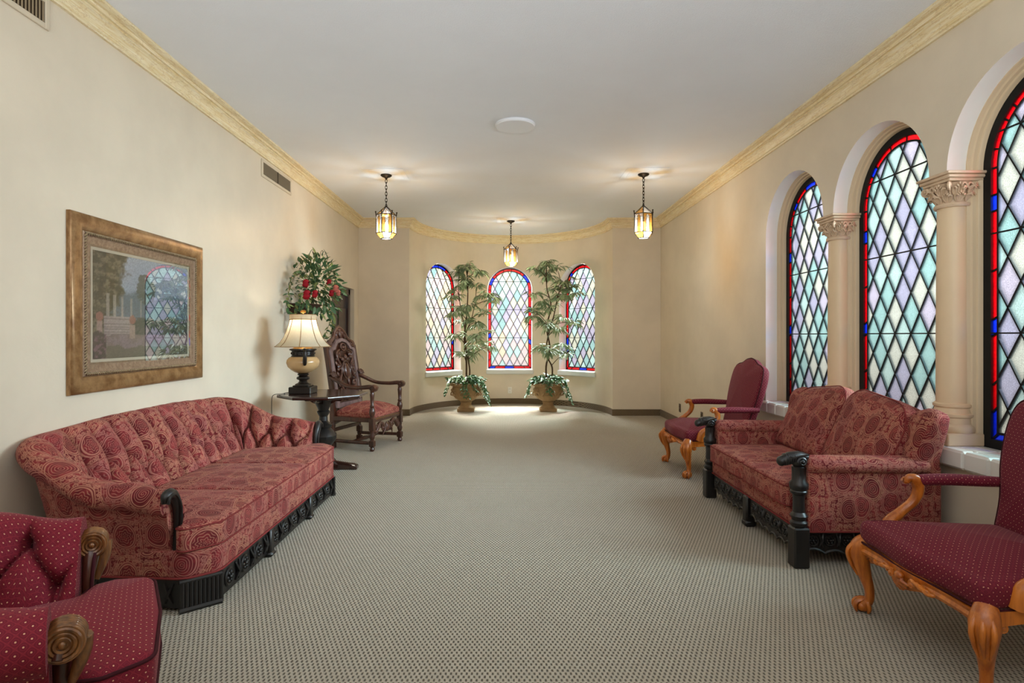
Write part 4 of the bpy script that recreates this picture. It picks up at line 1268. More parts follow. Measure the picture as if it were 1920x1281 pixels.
# ---------------------------------------------------------------- two-seat sofa on the right
def love_seat():
    t = thing('loveseat', 'two-seat red paisley sofa with rolled arms, loose back cushions and turned black front posts', 'sofa', (1.585, 3.865, 0), pi)
    W = 0.66
    m = MB(); pillow(m, round_poly([(-0.78, -W), (-0.035, -W), (-0.035, W), (-0.78, W)], .02, 3), 0.195, 0.30, 0.02); m.build('seat_rail', M_PAIS, t, 40)
    piping([(-0.033, -W + 0.02, 0.2), (-0.033, W - 0.02, 0.2)], M_PWELT, t, 0.006, False)
    # carved aprons, scalloped below
    def apron(p0, p1, out, name):
        m = MB()
        a, b = Vector(p0), Vector(p1); L = (b - a).length; u = (b - a) / L; n = 48
        top, bot = [], []
        for k in range(n + 1):
            f = k / n
            z = 0.075 + 0.02 * abs(sin(f * pi * 6)) - 0.02 * sin(pi * f)
            bot.append((a + u * L * f, z)); top.append((a + u * L * f, 0.2))
        o = Vector(out) * 0.012
        ringf = [[(p.x + o.x, p.y + o.y, z) for p, z in bot], [(p.x + o.x, p.y + o.y, z) for p, z in top], [(p.x - o.x, p.y - o.y, z) for p, z in top], [(p.x - o.x, p.y - o.y, z) for p, z in bot]]
        m.loft([[r[k] for r in ringf] for k in range(n + 1)])
        carved_strip(m, tuple(a + o * 1.1 + u * 0.02), tuple(b + o * 1.1 - u * 0.02), 0.09, 0.19, out, 0.1, 0.013)
        m.tube([tuple(p + o) + (z + 0.004,) for p, z in bot], 0.007, 5)
        m.build(name, M_EBONY, t, 50)
    apron((-0.05, -W + 0.05), (-0.05, -0.045), (1, 0), 'front_apron'); apron((-0.05, 0.045), (-0.05, W - 0.05), (1, 0), 'front_apron')
    apron((-0.06, -W - 0.005), (-0.76, -W - 0.005), (0, -1), 'side_apron'); apron((-0.06, W + 0.005), (-0.76, W + 0.005), (0, 1), 'side_apron')
    # turned front posts with scrolled tops
    for s in (-1, 1):
        y = s * (W + 0.025)
        m = MB()
        m.box((-0.03, y, 0.11), (0.085, 0.085, 0.22), 0, 0.008)
        m.lathe([(0, .22), (.036, .22), (.044, .232), (.044, .245), (.034, .255), (.038, .268), (.044, .28), (.036, .295), (.032, .30), (.03, .36), (.032, .395), (.042, .402), (.044, .414), (.040, .42), (.046, .43), (.047, .455), (.036, .472), (.034, .52), (.036, .545), (.03, .55), (0, .55)], 20, (-0.03, y, 0), 0, lambda a, z: (0.05 * cos(10 * a) if 0.42 < z < 0.46 or 0.27 < z < 0.285 or 0.48 < z else 0))
        p = m.build('post', M_EBONY, t, 35)
        m = MB()
        m.blob((-0.03, y, 0.575), (0.04, 0.042, 0.034), 12, 7)
        m.tube([(-0.075, y, 0.598), (-0.03, y, 0.602), (0.02, y, 0.594), (0.05, y, 0.582), (0.072, y, 0.577)], [0.02, 0.03, 0.034, 0.03, 0.022], 10)
        m.blob((0.066, y, 0.577), (0.024, 0.03, 0.028), 10, 6)
        for q in (-1, 1):
            m.spiral((-0.03, y + q * 0.042, 0.578), (1, 0, 0), (0, 0, 1), 0.026, 1.5, 0.007)
            m.tube(spline([(-0.07, y + q * 0.03, 0.615), (-0.03, y + q * 0.036, 0.61), (0.01, y + q * 0.034, 0.6), (0.03, y + q * 0.03, 0.606)], 4), 0.006, 5)
        for k in range(5):
            m.torus((0.0 + 0.012 * k, y, 0.594 - 0.002 * k), 0.03, 0.005, (0, 1, 0), (0, 0, 1), 12, 5)
        m.build('post_scroll', M_EBONY, p, 60)
        m = MB(); m.box((-0.75, s * (W - 0.03), 0.1), (0.07, 0.07, 0.2), 0, 0.008); m.build('leg', M_EBONY, t, 40)
    m = MB(); m.box((-0.045, 0, 0.1), (0.06, 0.07, 0.2), 0, 0.01); m.box((-0.045, 0, 0.02), (0.07, 0.08, 0.04), 0, 0.01); m.build('leg', M_EBONY, t, 40)
    # arms
    for s in (-1, 1):
        y = s * (W + 0.0)
        m = MB(); pillow(m, round_poly([(-0.80, y - 0.05), (-0.07, y - 0.05), (-0.07, y + 0.05), (-0.80, y + 0.05)], .02, 3), 0.19, 0.55, 0.015)
        a = m.build('arm', M_PAIS, t, 40)
        m = MB()
        P = [(-0.065, y, 0.555), (-0.08, y, 0.555), (-0.3, y, 0.555), (-0.55, y, 0.552), (-0.70, y, 0.55), (-0.72, y, 0.55)]
        rings = []
        for k, p in enumerate(P):
            sc = (0.75, 1, 1, 1, 1, .9)[k]
            rings.append([(p[0], p[1] + s * 0.006 + 0.074 * sc * cos(2 * pi * j / 18), p[2] + 0.05 * sc * sin(2 * pi * j / 18)) for j in range(18)])
        m.loft(rings); m.build('arm_roll', M_PAIS, a, 60)
        piping([(-0.07, y - 0.05, 0.2), (-0.07, y - 0.05, 0.53)], M_PWELT, a, 0.005, False)
        piping([(-0.8, y + s * 0.051, 0.197), (-0.07, y + s * 0.051, 0.197)], M_PWELT, a, 0.005, False)
        # wing rising from the arm to the back, rolled outwards at the top
        m = MB(); rings = []
        n = 18
        for k in range(n + 1):
            f = k / n
            z = 0.50 + 0.36 * f
            xf = -0.60 - 0.10 * f - 0.02 * sm(f, .75, 1)          # front edge
            xb = -0.79 - 0.03 * f
            yo = s * (W + 0.055 + 0.03 * sm(f, 0.2, 0.85) + 0.025 * sin(pi * f * .5))
            yi = s * (W - 0.075)
            c = ((xf + xb) / 2, (yo + yi) / 2); hx, hy = abs(xf - xb) / 2, abs(yo - yi) / 2
            if f > 0.86:
                q = (f - 0.86) / 0.14; hx *= sqrt(max(0.02, 1 - q * q)); hy *= sqrt(max(0.02, 1 - q * q * .9))
            ring = []
            for j in range(24):
                b = 2 * pi * j / 24
                cx_, sy_ = cos(b), sin(b)
                ring.append((c[0] + hx * math.copysign(abs(cx_) ** 0.55, cx_), c[1] + hy * math.copysign(abs(sy_) ** 0.6, sy_), z))
            rings.append(ring)
        m.loft(rings); w = m.build('wing', M_PAIS, t, 60)
    # back body
    m = MB()
    pillow(m, round_poly([(-W + 0.02, 0.2), (W - 0.02, 0.2), (W - 0.02, 0.80), (0.3, 0.865), (-0.3, 0.865), (-W + 0.02, 0.80)], .06, 4), 0, 0.12, 0.03, mapf=lambda x, y, z: (-0.72 - z - 0.04 * (y - 0.2), x, y))
    m.build('back_frame', M_PAIS, t, 50)
    # loose cushions
    for s in (-1, 1):
        a, b = (0.004, W - 0.055) if s > 0 else (-W + 0.055, -0.004)
        m = MB(); up, lo_ = pillow(m, round_poly([(-0.6, a), (0.005, a), (0.005, b), (-0.6, b)], [.03, .035, .035, .03], 4), 0.295, 0.432, 0.026, 0.02)
        o = m.build('seat_cushion', M_PAIS, t, 60); piping(up, M_PWELT, o, 0.004); piping(lo_, M_PWELT, o, 0.004)
        m = MB()
        tilt = radians(25)
        ya, yb = (0.004, W - 0.02) if s > 0 else (-W + 0.02, -0.004)
        inner, outer = (ya, yb) if s > 0 else (yb, ya)
        oy = (ya, yb) if s > 0 else (yb, ya)     # inner, outer edge
        pts_ = [(oy[0], 0), (oy[1] - s * 0.02, 0), (oy[1], 0.34), (oy[1] - s * 0.10, 0.475), (oy[0] + s * 0.10, 0.53), (oy[0], 0.46)]
        pl = round_poly(pts_ if s > 0 else pts_[::-1], [.04, .04, .2, .2, .14, .12] if s > 0 else [.12, .14, .2, .2, .04, .04], 6)
        up, lo_ = pillow(m, pl, 0, 0.15, 0.06, 0.035, 0, 5, mapf=lambda x, y, z: (-0.615 + z * cos(tilt) - y * sin(tilt), x, 0.415 + y * cos(tilt) + z * sin(tilt) * 0.5))
        o = m.build('back_cushion', M_PAIS, t, 80)
        piping(up, M_PWELT, o, 0.004)
    return t
love_seat()

# ---------------------------------------------------------------- a pair of open armchairs, carved honey wood
def open_armchair(loc, label):
    t = thing('open_armchair', label, 'armchair', loc, pi, 'carved open armchairs with burgundy seats')
    W = 0.355
    # seat: serpentine front
    def front(y): return 0.02 - 0.035 * (y / W) ** 2 + 0.012 * cos(2 * pi * y / W) * 0.5
    outl = [(-0.60, -0.28)] + [(front(W * (2 * k / 12 - 1)), W * (2 * k / 12 - 1)) for k in range(13)] + [(-0.60, 0.28)]
    outl = round_poly(outl, [.04] + [.05] + [0] * 11 + [.05] + [.04], 4)
    m = MB(); pillow(m, outl, 0.318, 0.422, 0.036, 0.06, 0, 5, zfun=lambda x, y: 0.0)
    seat = m.build('seat', M_DOTS, t, 80)
    piping([(p[0] + 0.002, p[1], 0.326) for p in outl], M_WELT, seat, 0.005)
    # rails
    m = MB(); rings = []
    for k in range(33):
        y = -W + 2 * W * k / 32
        f = y / W
        x = front(y) + 0.004
        zt = 0.326 + 0.006 * cos(pi * f)
        zb = 0.276 - 0.035 * exp(-(f / 0.22) ** 2) + 0.012 * (1 - abs(f)) - 0.012 * sm(abs(f), .75, 1)
        rings.append([(x - 0.03, y, zb + 0.004), (x, y, zb), (x + 0.006, y, (zb + zt) / 2 - 0.008), (x, y, (zb + zt) / 2 + 0.004), (x + 0.006, y, zt - 0.004), (x - 0.03, y, zt)])
    m.loft(rings); fr_ = m.build('front_rail', M_HONEY, t, 40)
    m = MB()                                   # carved shell and leaves in the middle
    for k in range(7):
        a = -pi / 2 + (k - 3) * 0.36
        m.tube([(0.034, 0, 0.31), (0.048, 0.025 * cos(a), 0.30 + 0.025 * sin(a) - .002), (0.036, 0.05 * cos(a), 0.305 + 0.055 * sin(a))], [0.006, 0.011, 0.006], 6)
    m.blob((0.044, 0, 0.306), (0.016, 0.022, 0.016), 8, 5)
    for s in (-1, 1):
        m.spiral((0.036, s * 0.062, 0.292), (0, s, 0), (0, 0, 1), 0.02, 1.4, 0.007)
        for j in range(3):
            m.tube(spline([(0.03, s * (0.05 + .03 * j), 0.305), (0.04, s * (0.085 + .03 * j), 0.306 - .006 * j), (0.028, s * (0.115 + .03 * j), 0.298)], 4), [0.008] * 8 + [0.003], 6)
    m.build('rail_carving', M_HONEY, fr_, 60)
    for s in (-1, 1):
        m = MB()
        m.loft([[(0.0, s * (W - 0.012), 0.272), (0.0, s * (W + 0.008), 0.272), (0.0, s * (W + 0.008), 0.325), (0.0, s * (W - 0.012), 0.325)], [(-0.3, s * (W - 0.045), 0.29), (-0.3, s * (W - 0.025), 0.29), (-0.3, s * (W - 0.025), 0.325), (-0.3, s * (W - 0.045), 0.325)], [(-0.6, s * 0.265, 0.28), (-0.6, s * 0.285, 0.28), (-0.6, s * 0.285, 0.325), (-0.6, s * 0.265, 0.325)]])
        m.build('side_rail', M_HONEY, t, 40)
    m = MB(); m.box((-0.6, 0, 0.30), (0.03, 0.54, 0.05), 0, 0.006); m.build('back_rail', M_HONEY, t, 40)
    # cabriole legs with ball-and-claw feet
    for s in (-1, 1):
        m = MB()
        d = Vector((0.72, s * 0.69, 0)).normalized()
        base = Vector((-0.035, s * (W - 0.03), 0))
        offs = [(0.0, 0.33), (0.022, 0.30), (0.032, 0.265), (0.026, 0.22), (0.010, 0.165), (-0.006, 0.11), (-0.006, 0.065), (0.012, 0.035), (0.022, 0.02)]
        rad = [0.036, 0.044, 0.046, 0.038, 0.028, 0.0215, 0.020, 0.026, 0.022]
        P = spline([base + d * a + Vector((0, 0, z)) for a, z in offs], 4)
        m.tube(P, splinef(rad, 4), 12)
        # claw gripping a ball
        ball = base + d * 0.02 + Vector((0, 0, 0.026))
        m.blob(tuple(ball), (0.03, 0.03, 0.026), 12, 7)
        for q in (-0.9, 0, 0.9, 2.6):
            e = Vector((d.x * cos(q) - d.y * sin(q), d.x * sin(q) + d.y * cos(q), 0))
            m.tube(spline([base + Vector((0, 0, 0.062)), ball + e * 0.025 + Vector((0, 0, 0.024)), ball + e * 0.036 + Vector((0, 0, 0.0)), ball + e * 0.03 + Vector((0, 0, -0.022))], 4), splinef([0.010, 0.012, 0.010, 0.006], 4), 6)
        lg = m.build('leg', M_HONEY, t, 60)
        m = MB()                               # knee carving and side scrolls
        for k in (-1, 0, 1):
            e = Vector((d.x * cos(k * .4) - d.y * sin(k * .4), d.x * sin(k * .4) + d.y * cos(k * .4), 0))
            m.tube(spline([base + e * 0.05 + Vector((0, 0, 0.315)), base + e * 0.08 + Vector((0, 0, 0.27)), base + e * 0.066 + Vector((0, 0, 0.215)), base + e * 0.04 + Vector((0, 0, 0.165))], 4), splinef([.007, .009, .008, .003], 4), 6)
        for e in (Vector((0, -s, 0)), Vector((-1, 0, 0))):
            c = base + e * 0.06 + d * 0.012 + Vector((0, 0, 0.262))
            m.tube(spline([base + d * 0.02 + Vector((0, 0, 0.22)), base + e * 0.03 + d * 0.02 + Vector((0, 0, 0.262)), c + Vector((0, 0, 0.018))], 4), [0.013] * 8 + [0.010], 6)
            m.spiral(tuple(c), e, (0, 0, 1), 0.019, 1.4, 0.009, pi / 2)
        m.build('knee_carving', M_HONEY, lg, 60)
        m = MB()
        P = spline([(-0.59, s * 0.27, 0.33), (-0.60, s * 0.272, 0.2), (-0.63, s * 0.275, 0.1), (-0.69, s * 0.28, 0.0)], 4)
        m.tube(P, splinef([.024, .022, .02, .024], 4), 8); m.build('leg', M_HONEY, t, 60)
    # upholstered back, humped top
    tilt = radians(14)
    side = [(-0.275, 0.0), (-0.285, 0.14), (-0.325, 0.30), (-0.335, 0.46), (-0.31, 0.565), (-0.245, 0.605), (-0.17, 0.618), (-0.085, 0.655), (0, 0.668)]
    sp = spline([(a, b, 0) for a, b in side], 4)
    outl = [(p.x, p.y) for p in sp] + [(-p.x, p.y) for p in reversed(sp[:-1])]
    outl = outl[::-1]
    m = MB()
    up, lo_ = pillow(m, outl, 0, 0.085, 0.034, 0.028, 0.012, 5, mapf=lambda x, y, z: (-0.585 - y * sin(tilt) + z * cos(tilt) - 0.05, x, 0.385 + y * cos(tilt) + z * sin(tilt)))
    bk = m.build('backrest', M_DOTS, t, 80)
    piping(up, M_WELT, bk, 0.0045)
    # arms
    for s in (-1, 1):
        y0, y1 = s * 0.345, s * 0.325
        m = MB()
        P = spline([(-0.275, y0, 0.597), (-0.30, y0, 0.60), (-0.42, y0 - s * .004, 0.603), (-0.55, y1, 0.60), (-0.66, y1 - s * 0.01, 0.597)], 5)
        m.tube(P, splinef([0.022, 0.03, 0.032, 0.03, 0.026], 5), 12, True, 0.85)
        m.build('arm_pad', M_DOTS, t, 70)
        m = MB()
        P = spline([(-0.135, s * (W - 0.02), 0.335), (-0.15, s * (W - 0.006), 0.40), (-0.215, s * (W + 0.008), 0.45), (-0.268, s * (W + 0.004), 0.50), (-0.285, s * (W - 0.004), 0.555), (-0.268, y0, 0.60), (-0.238, y0, 0.608), (-0.226, y0, 0.588)], 6)
        m.tube(P, splinef([0.040, 0.030, 0.022, 0.022, 0.024, 0.025, 0.019, 0.011], 6), 10)
        m.tube([(p.x + 0.018, p.y + s * 0.006, p.z) for p in P[12:38]], 0.005, 5)
        m.spiral((-0.236, y0 + s * 0.02, 0.592), (1, 0, 0), (0, 0, 1), 0.018, 1.4, 0.006)
        m.build('arm_support', M_HONEY, t, 60)
    return t
open_armchair((1.605, 5.48, 0), 'open armchair in burgundy fabric on honey wood legs, standing beyond the paisley loveseat')
open_armchair((1.625, 2.325, 0), 'open burgundy armchair with bright honey wood frame, nearest the camera on the right')
# ================================================================ side table, lamp, carved chair
def side_table():
    t = thing('side_table', 'dark octagonal pedestal table at the far end of the tufted sofa', 'table', (-1.70, 5.49, 0))
    R = 0.38 / cos(pi / 8)
    oct_ = [(R * cos(pi / 8 + pi / 4 * k), R * sin(pi / 8 + pi / 4 * k)) for k in range(8)]
    m = MB(); pillow(m, oct_, 0.69, 0.72, 0.008, 0, 0, 2); m.build('table_top', M_TABLE, t, 25)
    m = MB()
    for k in range(4):
        a = pi / 2 * k
        rings = []
        for j in range(13):
            r = 0.03 + 0.27 * j / 12
            zb = 0.60 + 0.075 * (j / 12) ** 0.6 + 0.006 * sin(j * 1.9)
            rings.append([(r * cos(a) - w * sin(a), r * sin(a) + w * cos(a), z) for w, z in ((-0.02, zb), (0.02, zb), (0.02, 0.69), (-0.02, 0.69))])
        m2 = MB(); m2.loft(rings); m2.build('bracket', M_TABLE, t, 30)
    m = MB()
    fl = lambda a, z: 0.07 * abs(cos(6 * a)) if 0.24 < z < 0.36 else 0
    m.lathe([(0, .07), (.10, .07), (.105, .09), (.08, .11), (.06, .13), (.075, .15), (.08, .165), (.055, .185), (.05, .2), (.08, .23), (.108, .28), (.112, .32), (.095, .36), (.065, .39), (.075, .405), (.08, .42), (.06, .435), (.04, .46), (.038, .50), (.055, .53), (.06, .545), (.048, .56), (.06, .59), (.075, .62), (.09, .655), (.09, .69), (0, .69)], 36, (0, 0, 0), 0, fl)
    m.build('pedestal', M_EBONY, t, 30)
    for k in range(4):
        a = pi / 2 * k + 0.06
        rings = []
        for j in range(9):
            f = j / 8
            r = 0.05 + 0.27 * f
            h = 0.10 - 0.055 * f ** 0.6; w = 0.042 + 0.014 * sm(f, .7, 1)
            if j == 8: h *= .8; w *= .8
            rings.append([(r * cos(a) - q * sin(a), r * sin(a) + q * cos(a), z) for q, z in ((-w, 0.004), (w, 0.004), (w, h * .7), (w * .55, h), (-w * .55, h), (-w, h * .7))])
        m = MB(); m.loft(rings); m.build('foot', M_TABLE, t, 40)
side_table()

M_BULB2 = emit('lit_lamp_bulb', (255, 232, 200), 4)
def table_lamp():
    z = 0.72
    t = thing('table_lamp', 'lit table lamp with flared silk shade and two-handled cream urn, on the octagonal table', 'lamp', (-1.885, 5.47, z))
    m = MB(); m.box((0, 0, 0.032), (0.205, 0.205, 0.064), 0, 0.006); m.box((0, 0, 0.07), (0.15, 0.15, 0.016), 0, 0.006); m.build('base', M_LAMPD, t, 30)
    m = MB(); m.lathe([(0, .075), (.075, .078), (.07, .088), (.045, .10), (.035, .115), (.04, .125), (.056, .132), (.06, .142), (.056, .152), (.045, .158), (.036, .164), (.05, .172), (.052, .18), (.042, .186), (.06, .196), (0, .196)], 28); m.build('stem', M_LAMPD, t, 30)
    m = MB(); m.lathe([(0, .186), (.045, .188), (.075, .2), (.112, .222), (.138, .25), (.150, .285), (.146, .315), (.128, .335), (.108, .345), (0, .345)], 36); m.build('urn', M_MARBLE, t, 40)
    m = MB(); m.lathe([(0, .335), (.105, .337), (.107, .352), (.1, .36), (.1, .392), (.108, .40), (.122, .405), (.122, .416), (.11, .42), (0, .42)], 36); c = m.build('collar', M_LAMPD, t, 30)
    m = MB()
    for k in range(14):
        a = 2 * pi * k / 14
        m.blob((0.1 * cos(a), 0.1 * sin(a), 0.376), (.012, .012, .014), 6, 4)
    m.build('collar_relief', M_LAMPD, c, 60)
    for a in (-1.15, pi - 1.15):
        m = MB()
        P = spline([(0.112, 0, 0.41), (0.15, 0, 0.415), (0.172, 0, 0.39), (0.17, 0, 0.33), (0.155, 0, 0.285), (0.142, 0, 0.275)], 5)
        m.tube([(p.x * cos(a), p.x * sin(a), p.z) for p in P], splinef([.012, .014, .016, .018, .018, .012], 5), 8)
        m.build('handle', M_LAMPD, t, 60)
    m = MB(); m.lathe([(0, .42), (.1, .42), (.07, .436), (.03, .446), (.018, .45), (.016, .50), (0, .50)], 24); m.build('neck', M_BRASS, t, 40)
    m = MB(); m.tube([(-0.045, -0.02, 0.47), (-0.045, -0.02, 0.452)], 0.006, 6); m.tube([(-0.045, -0.02, 0.47), (-0.02, 0, 0.475)], 0.004, 6); m.build('switch', M_LAMPD, t, 60)
    m = MB(); m.lathe([(0.012, .50), (.012, .56), (.028, .60), (.03, .625), (.02, .65), (.004, .658)], 14); m.build('bulb', M_BULB2, t, 180)
    # shade: bell with eight ribs
    prof = [(0.250, .438), (0.243, .442), (0.205, .476), (0.172, .525), (0.146, .585), (0.128, .64), (0.117, .685), (0.112, .735)]
    m = MB(); rings = [[(r * cos(2 * pi * k / 48), r * sin(2 * pi * k / 48), z_) for k in range(48)] for r, z_ in prof]
    m.loft(rings, True, False); sh = m.build('shade', M_SHADE, t, 180)
    for k in range(8):
        a = 2 * pi * k / 8 + 0.2
        m = MB(); m.tube([((r + .002) * cos(a), (r + .002) * sin(a), z_) for r, z_ in prof], 0.0032, 5); m.build('rib', M_SHADEB, sh, 60)
    m = MB(); m.lathe([(0.116, .690), (0.119, .692), (0.119, .735), (0.113, .738), (0.112, .69)], 40, (0, 0, 0), 0, lambda a, z_: 0.012 * (1 if sin(30 * a) > 0 else -1)); m.build('pleated_band', M_SHADE, sh, 20)
    for zz, rr in ((.692, .121), (.738, .117), (.439, .2515)):
        m = MB(); m.torus((0, 0, zz), rr, 0.0035, n=40, k=5); m.build('trim', M_SHADEB, sh, 60)
    m = MB(); m.lathe([(0, .735), (.006, .735), (.006, .752), (.024, .758), (.028, .772), (.018, .782), (0, .784)], 14); m.tube([(-0.11, 0, .735), (0.11, 0, .735)], 0.003, 5); m.build('finial', M_BRASS, t, 40)
    m = MB()
    m.tube([(x - 1.885, y + 5.47, q + z) for x, y, q in spline([(-0.106, 0, 0.006), (-0.14, -0.02, 0.006), (-0.155, -0.06, 0.006), (-0.135, -0.10, 0.006), (-0.155, -0.13, 0.005), (-0.20, -0.16, 0.004), (-0.222, -0.175, -0.02), (-0.226, -0.178, -0.12), (-0.222, -0.178, -0.3), (-0.226, -0.175, -0.5), (-0.23, -0.17, -0.71)], 6)], 0.0032, 6)
    tag(m.build('lamp_cord', M_CORD, None, 180), 'thin dark lamp cord trailing over the left edge of the octagonal table', 'cord')
    d = bpy.data.lights.new('table_lamp_light', 'POINT'); d.energy = 4; d.color = (1.0, 0.90, 0.74); d.shadow_soft_size = 0.03
    o = bpy.data.objects.new('table_lamp_light', d); COL.objects.link(o); o.location = (-1.885, 5.47, z + 0.69)
table_lamp()

def carved_chair():
    t = thing('carved_armchair', 'tall-backed carved dark oak armchair with a red paisley seat, beyond the octagonal table', 'chair', (-1.575, 6.72, 0), radians(-17))
    turned = [(0, 0), (.022, 0), (.03, .02), (.03, .04), (.018, .052), (.018, .06)]
    blk = lambda m, x, y, z0, z1, s=.058: m.box((x, y, (z0 + z1) / 2), (s, s, z1 - z0), 0, 0.006)
    for s in (-1, 1):
        m = MB(); x, y = 0.25, s * 0.325
        m.lathe([(0, 0), (.02, 0), (.028, .02), (.022, .04), (.026, .05), (0, .05)], 14, (x, y, 0))
        blk(m, x, y, .05, .115)
        m.lathe([(0, .11), (.028, .115), (.02, .125), (.026, .14), (.032, .165), (.022, .19), (.026, .21), (.026, .225), (0, .225)], 14, (x, y, 0))
        blk(m, x, y, .225, .36)
        m.lathe([(0, .355), (.03, .36), (.02, .372), (.026, .39), (.034, .42), (.03, .45), (.02, .475), (.026, .49), (.018, .505), (.022, .58), (.026, .62), (.02, .64), (.026, .655), (0, .655)], 14, (x, y, 0))
        m.build('leg', M_WALNUT, t, 35)
        m = MB(); x, y = -0.27, s * 0.28
        blk(m, x, y, 0, .06); m.lathe([(0, .055), (.022, .06), (.03, .09), (.018, .105), (0, .105)], 12, (x, y, 0)); blk(m, x, y, .10, .17)
        m.lathe([(0, .165), (.026, .17), (.018, .2), (.03, .25), (.022, .29), (0, .29)], 12, (x, y, 0)); blk(m, x, y, .285, .42)
        m.build('leg', M_WALNUT, t, 35)
        # raked back post
        m = MB(); m.loft([[(px - .02, y - .028, z), (px + .025, y - .028, z), (px + .025, y + .028, z), (px - .02, y + .028, z)] for px, z in ((-.27, .41), (-.275, .6), (-.33, .95), (-.365, 1.15))])
        m.build('back_post', M_WALNUT, t, 30)
        # arm
        m = MB(); P = spline([(-.30, s * .285, .80), (-.2, s * .295, .755), (-.06, s * .312, .70), (.1, s * .324, .69), (.22, s * .326, .70), (.275, s * .326, .69)], 6)
        m.tube(P, splinef([.034, .03, .028, .03, .034, .028], 6), 10, True, 0.75)
        a = m.build('arm', M_WALNUT, t, 60)
        m = MB()
        m.lathe([(0, -.038), (.036, -.036), (.04, -.02), (.04, .02), (.036, .036), (0, .038)], 16)
        m.xf(lambda p: Vector((.272 + p.x, s * .326 + p.z, .688 + p.y)))
        for q in (-1, 1): m.spiral((.272, s * .326 + q * .038, .688), (1, 0, 0), (0, 0, 1), .03, 1.5, .007)
        m.build('arm_scroll', M_WALNUT, a, 60)
        m = MB()
        for k in range(5):
            m.tube(spline([(-.31, s * (.26 + .012 * k), .80), (-.27, s * (.25 + .02 * k), .84 + .01 * (k % 2)), (-.235, s * (.255 + .018 * k), .80)], 4), splinef([.008, .013, .006], 4), 6)
        m.build('arm_leaf', M_WALNUT, a, 60)
        m = MB(); m.box((0, s * .30, .335), (.5, .04, .05), 0, .006); m.build('side_rail', M_WALNUT, t, 30)
        m = MB(); m.tube(spline([(.25, s * .325, .085), (.1, s * .312, .085), (-.1, s * .295, .085), (-.27, s * .28, .085)], 6), splinef([.018, .02, .02, .018], 6), 10); m.build('side_stretcher', M_WALNUT, t, 60)
    m = MB(); m.box((.245, 0, .335), (.04, .6, .05), 0, .006); m.build('front_rail', M_WALNUT, t, 30)
    m = MB(); m.tube([(-.02, -.30, .085), (-.02, -.1, .085), (-.02, 0, .085), (-.02, .1, .085), (-.02, .30, .085)], [.014, .02, .026, .02, .014], 10); m.build('cross_stretcher', M_WALNUT, t, 60)
    m = MB(); m.box((-.27, 0, .2), (.03, .54, .04), 0, .006); m.build('back_stretcher', M_WALNUT, t, 30)
    # carved front stretcher under the seat
    m = MB()
    m.box((.25, 0, .195), (.022, .18, .05), 0, .008)
    for s in (-1, 1):
        m.tube(spline([(.25, s * .05, .2), (.255, s * .11, .27), (.255, s * .17, .285), (.255, s * .22, .235), (.252, s * .26, .20), (.25, s * .30, .235)], 6), splinef([.02, .024, .02, .022, .02, .014], 6), 8)
        m.spiral((.258, s * .10, .225), (0, s, 0), (0, 0, 1), .04, 1.6, .012)
        m.spiral((.258, s * .245, .25), (0, -s, 0), (0, 0, 1), .03, 1.5, .010)
        for k in range(3): m.tube(spline([(.26, s * .02, .28 - k * .02), (.27, s * (.05 + .015 * k), .26 - .03 * k), (.26, s * (.07 + .02 * k), .20 - .03 * k)], 4), splinef([.008, .012, .004], 4), 6)
    m.blob((.26, 0, .22), (.02, .036, .05), 10, 6)
    m.build('carved_stretcher', M_CARVED, t, 60)
    # seat
    outl = round_poly([(-.25, -.27), (.262, -.315), (.262, .315), (-.25, .27)], .035, 4)
    m = MB(); pillow(m, outl, .335, .425, .035, .085, 0, 5); st = m.build('seat', M_PAIS, t, 80)
    nl = MB()
    for k in range(26):
        y = -.3 + .6 * k / 25
        nl.blob((.264, y, .345), (.004, .006, .006), 6, 4)
    for s in (-1, 1):
        for k in range(20):
            f = k / 19
            nl.blob((.25 - .47 * f, s * (.316 - .042 * f), .345), (.006, .004, .006), 6, 4)
    nl.build('nail_trim', M_BRASS, st, 60, kind='stuff')
    # back: carved panel inside an arched frame
    bx = lambda z: -.275 - .105 * max(0, (z - .55)) / .6 + .03
    def onback(p): return Vector((bx(p.z) + p.x, p.y, p.z))
    m = MB()
    pts = [(-.265, .45), (.265, .45), (.265, 1.10), (.24, 1.125), (.19, 1.13), (.16, 1.17), (.10, 1.215), (0, 1.235), (-.10, 1.215), (-.16, 1.17), (-.19, 1.13), (-.24, 1.125), (-.265, 1.10)]
    n = len(pts)
    m.add([(-.02, y, z) for y, z in pts] + [(.0, y, z) for y, z in pts], [tuple(range(n)), tuple(range(2 * n - 1, n - 1, -1))] + [(i, (i + 1) % n, (i + 1) % n + n, i + n) for i in range(n)])
    m.xf(onback); pn = m.build('back_panel', M_WALNUT, t, 20)
    inner = [(y * .80, .5 + (z - .45) * .885) for y, z in pts]
    m = MB()
    A, B = [(y, z) for y, z in pts], inner
    vs = [(.004, *p) for p in A] + [(.026, y * .97, z - .004) for y, z in A] + [(.026, y * 1.03, z) for y, z in B] + [(.0, *p) for p in B]
    fs = [(r * n + i, r * n + (i + 1) % n, (r + 1) * n + (i + 1) % n, (r + 1) * n + i) for r in range(3) for i in range(n)]
    m.add(vs, fs); m.xf(onback); m.build('back_frame', M_CARVEDL, t, 30)
    def carve(fn, name, mat=M_CARVED):
        m = MB(); fn(m); m.xf(onback); m.build(name, mat, pn, 60)
    def shield(m):
        m.blob((.03, 0, .86), (.024, .055, .085), 12, 8); m.torus((.03, 0, .86), .075, .009, (0, 1, 0), (0, 0, 1), 18, 6, 1.45)
        m.blob((.035, 0, .735), (.018, .022, .055), 8, 6)
        for s in (-1, 1): m.blob((.03, s * .05, .985), (.02, .03, .026), 8, 6)
        m.blob((.034, 0, 1.01), (.024, .03, .032), 8, 6)
    carve(shield, 'crest_shield')
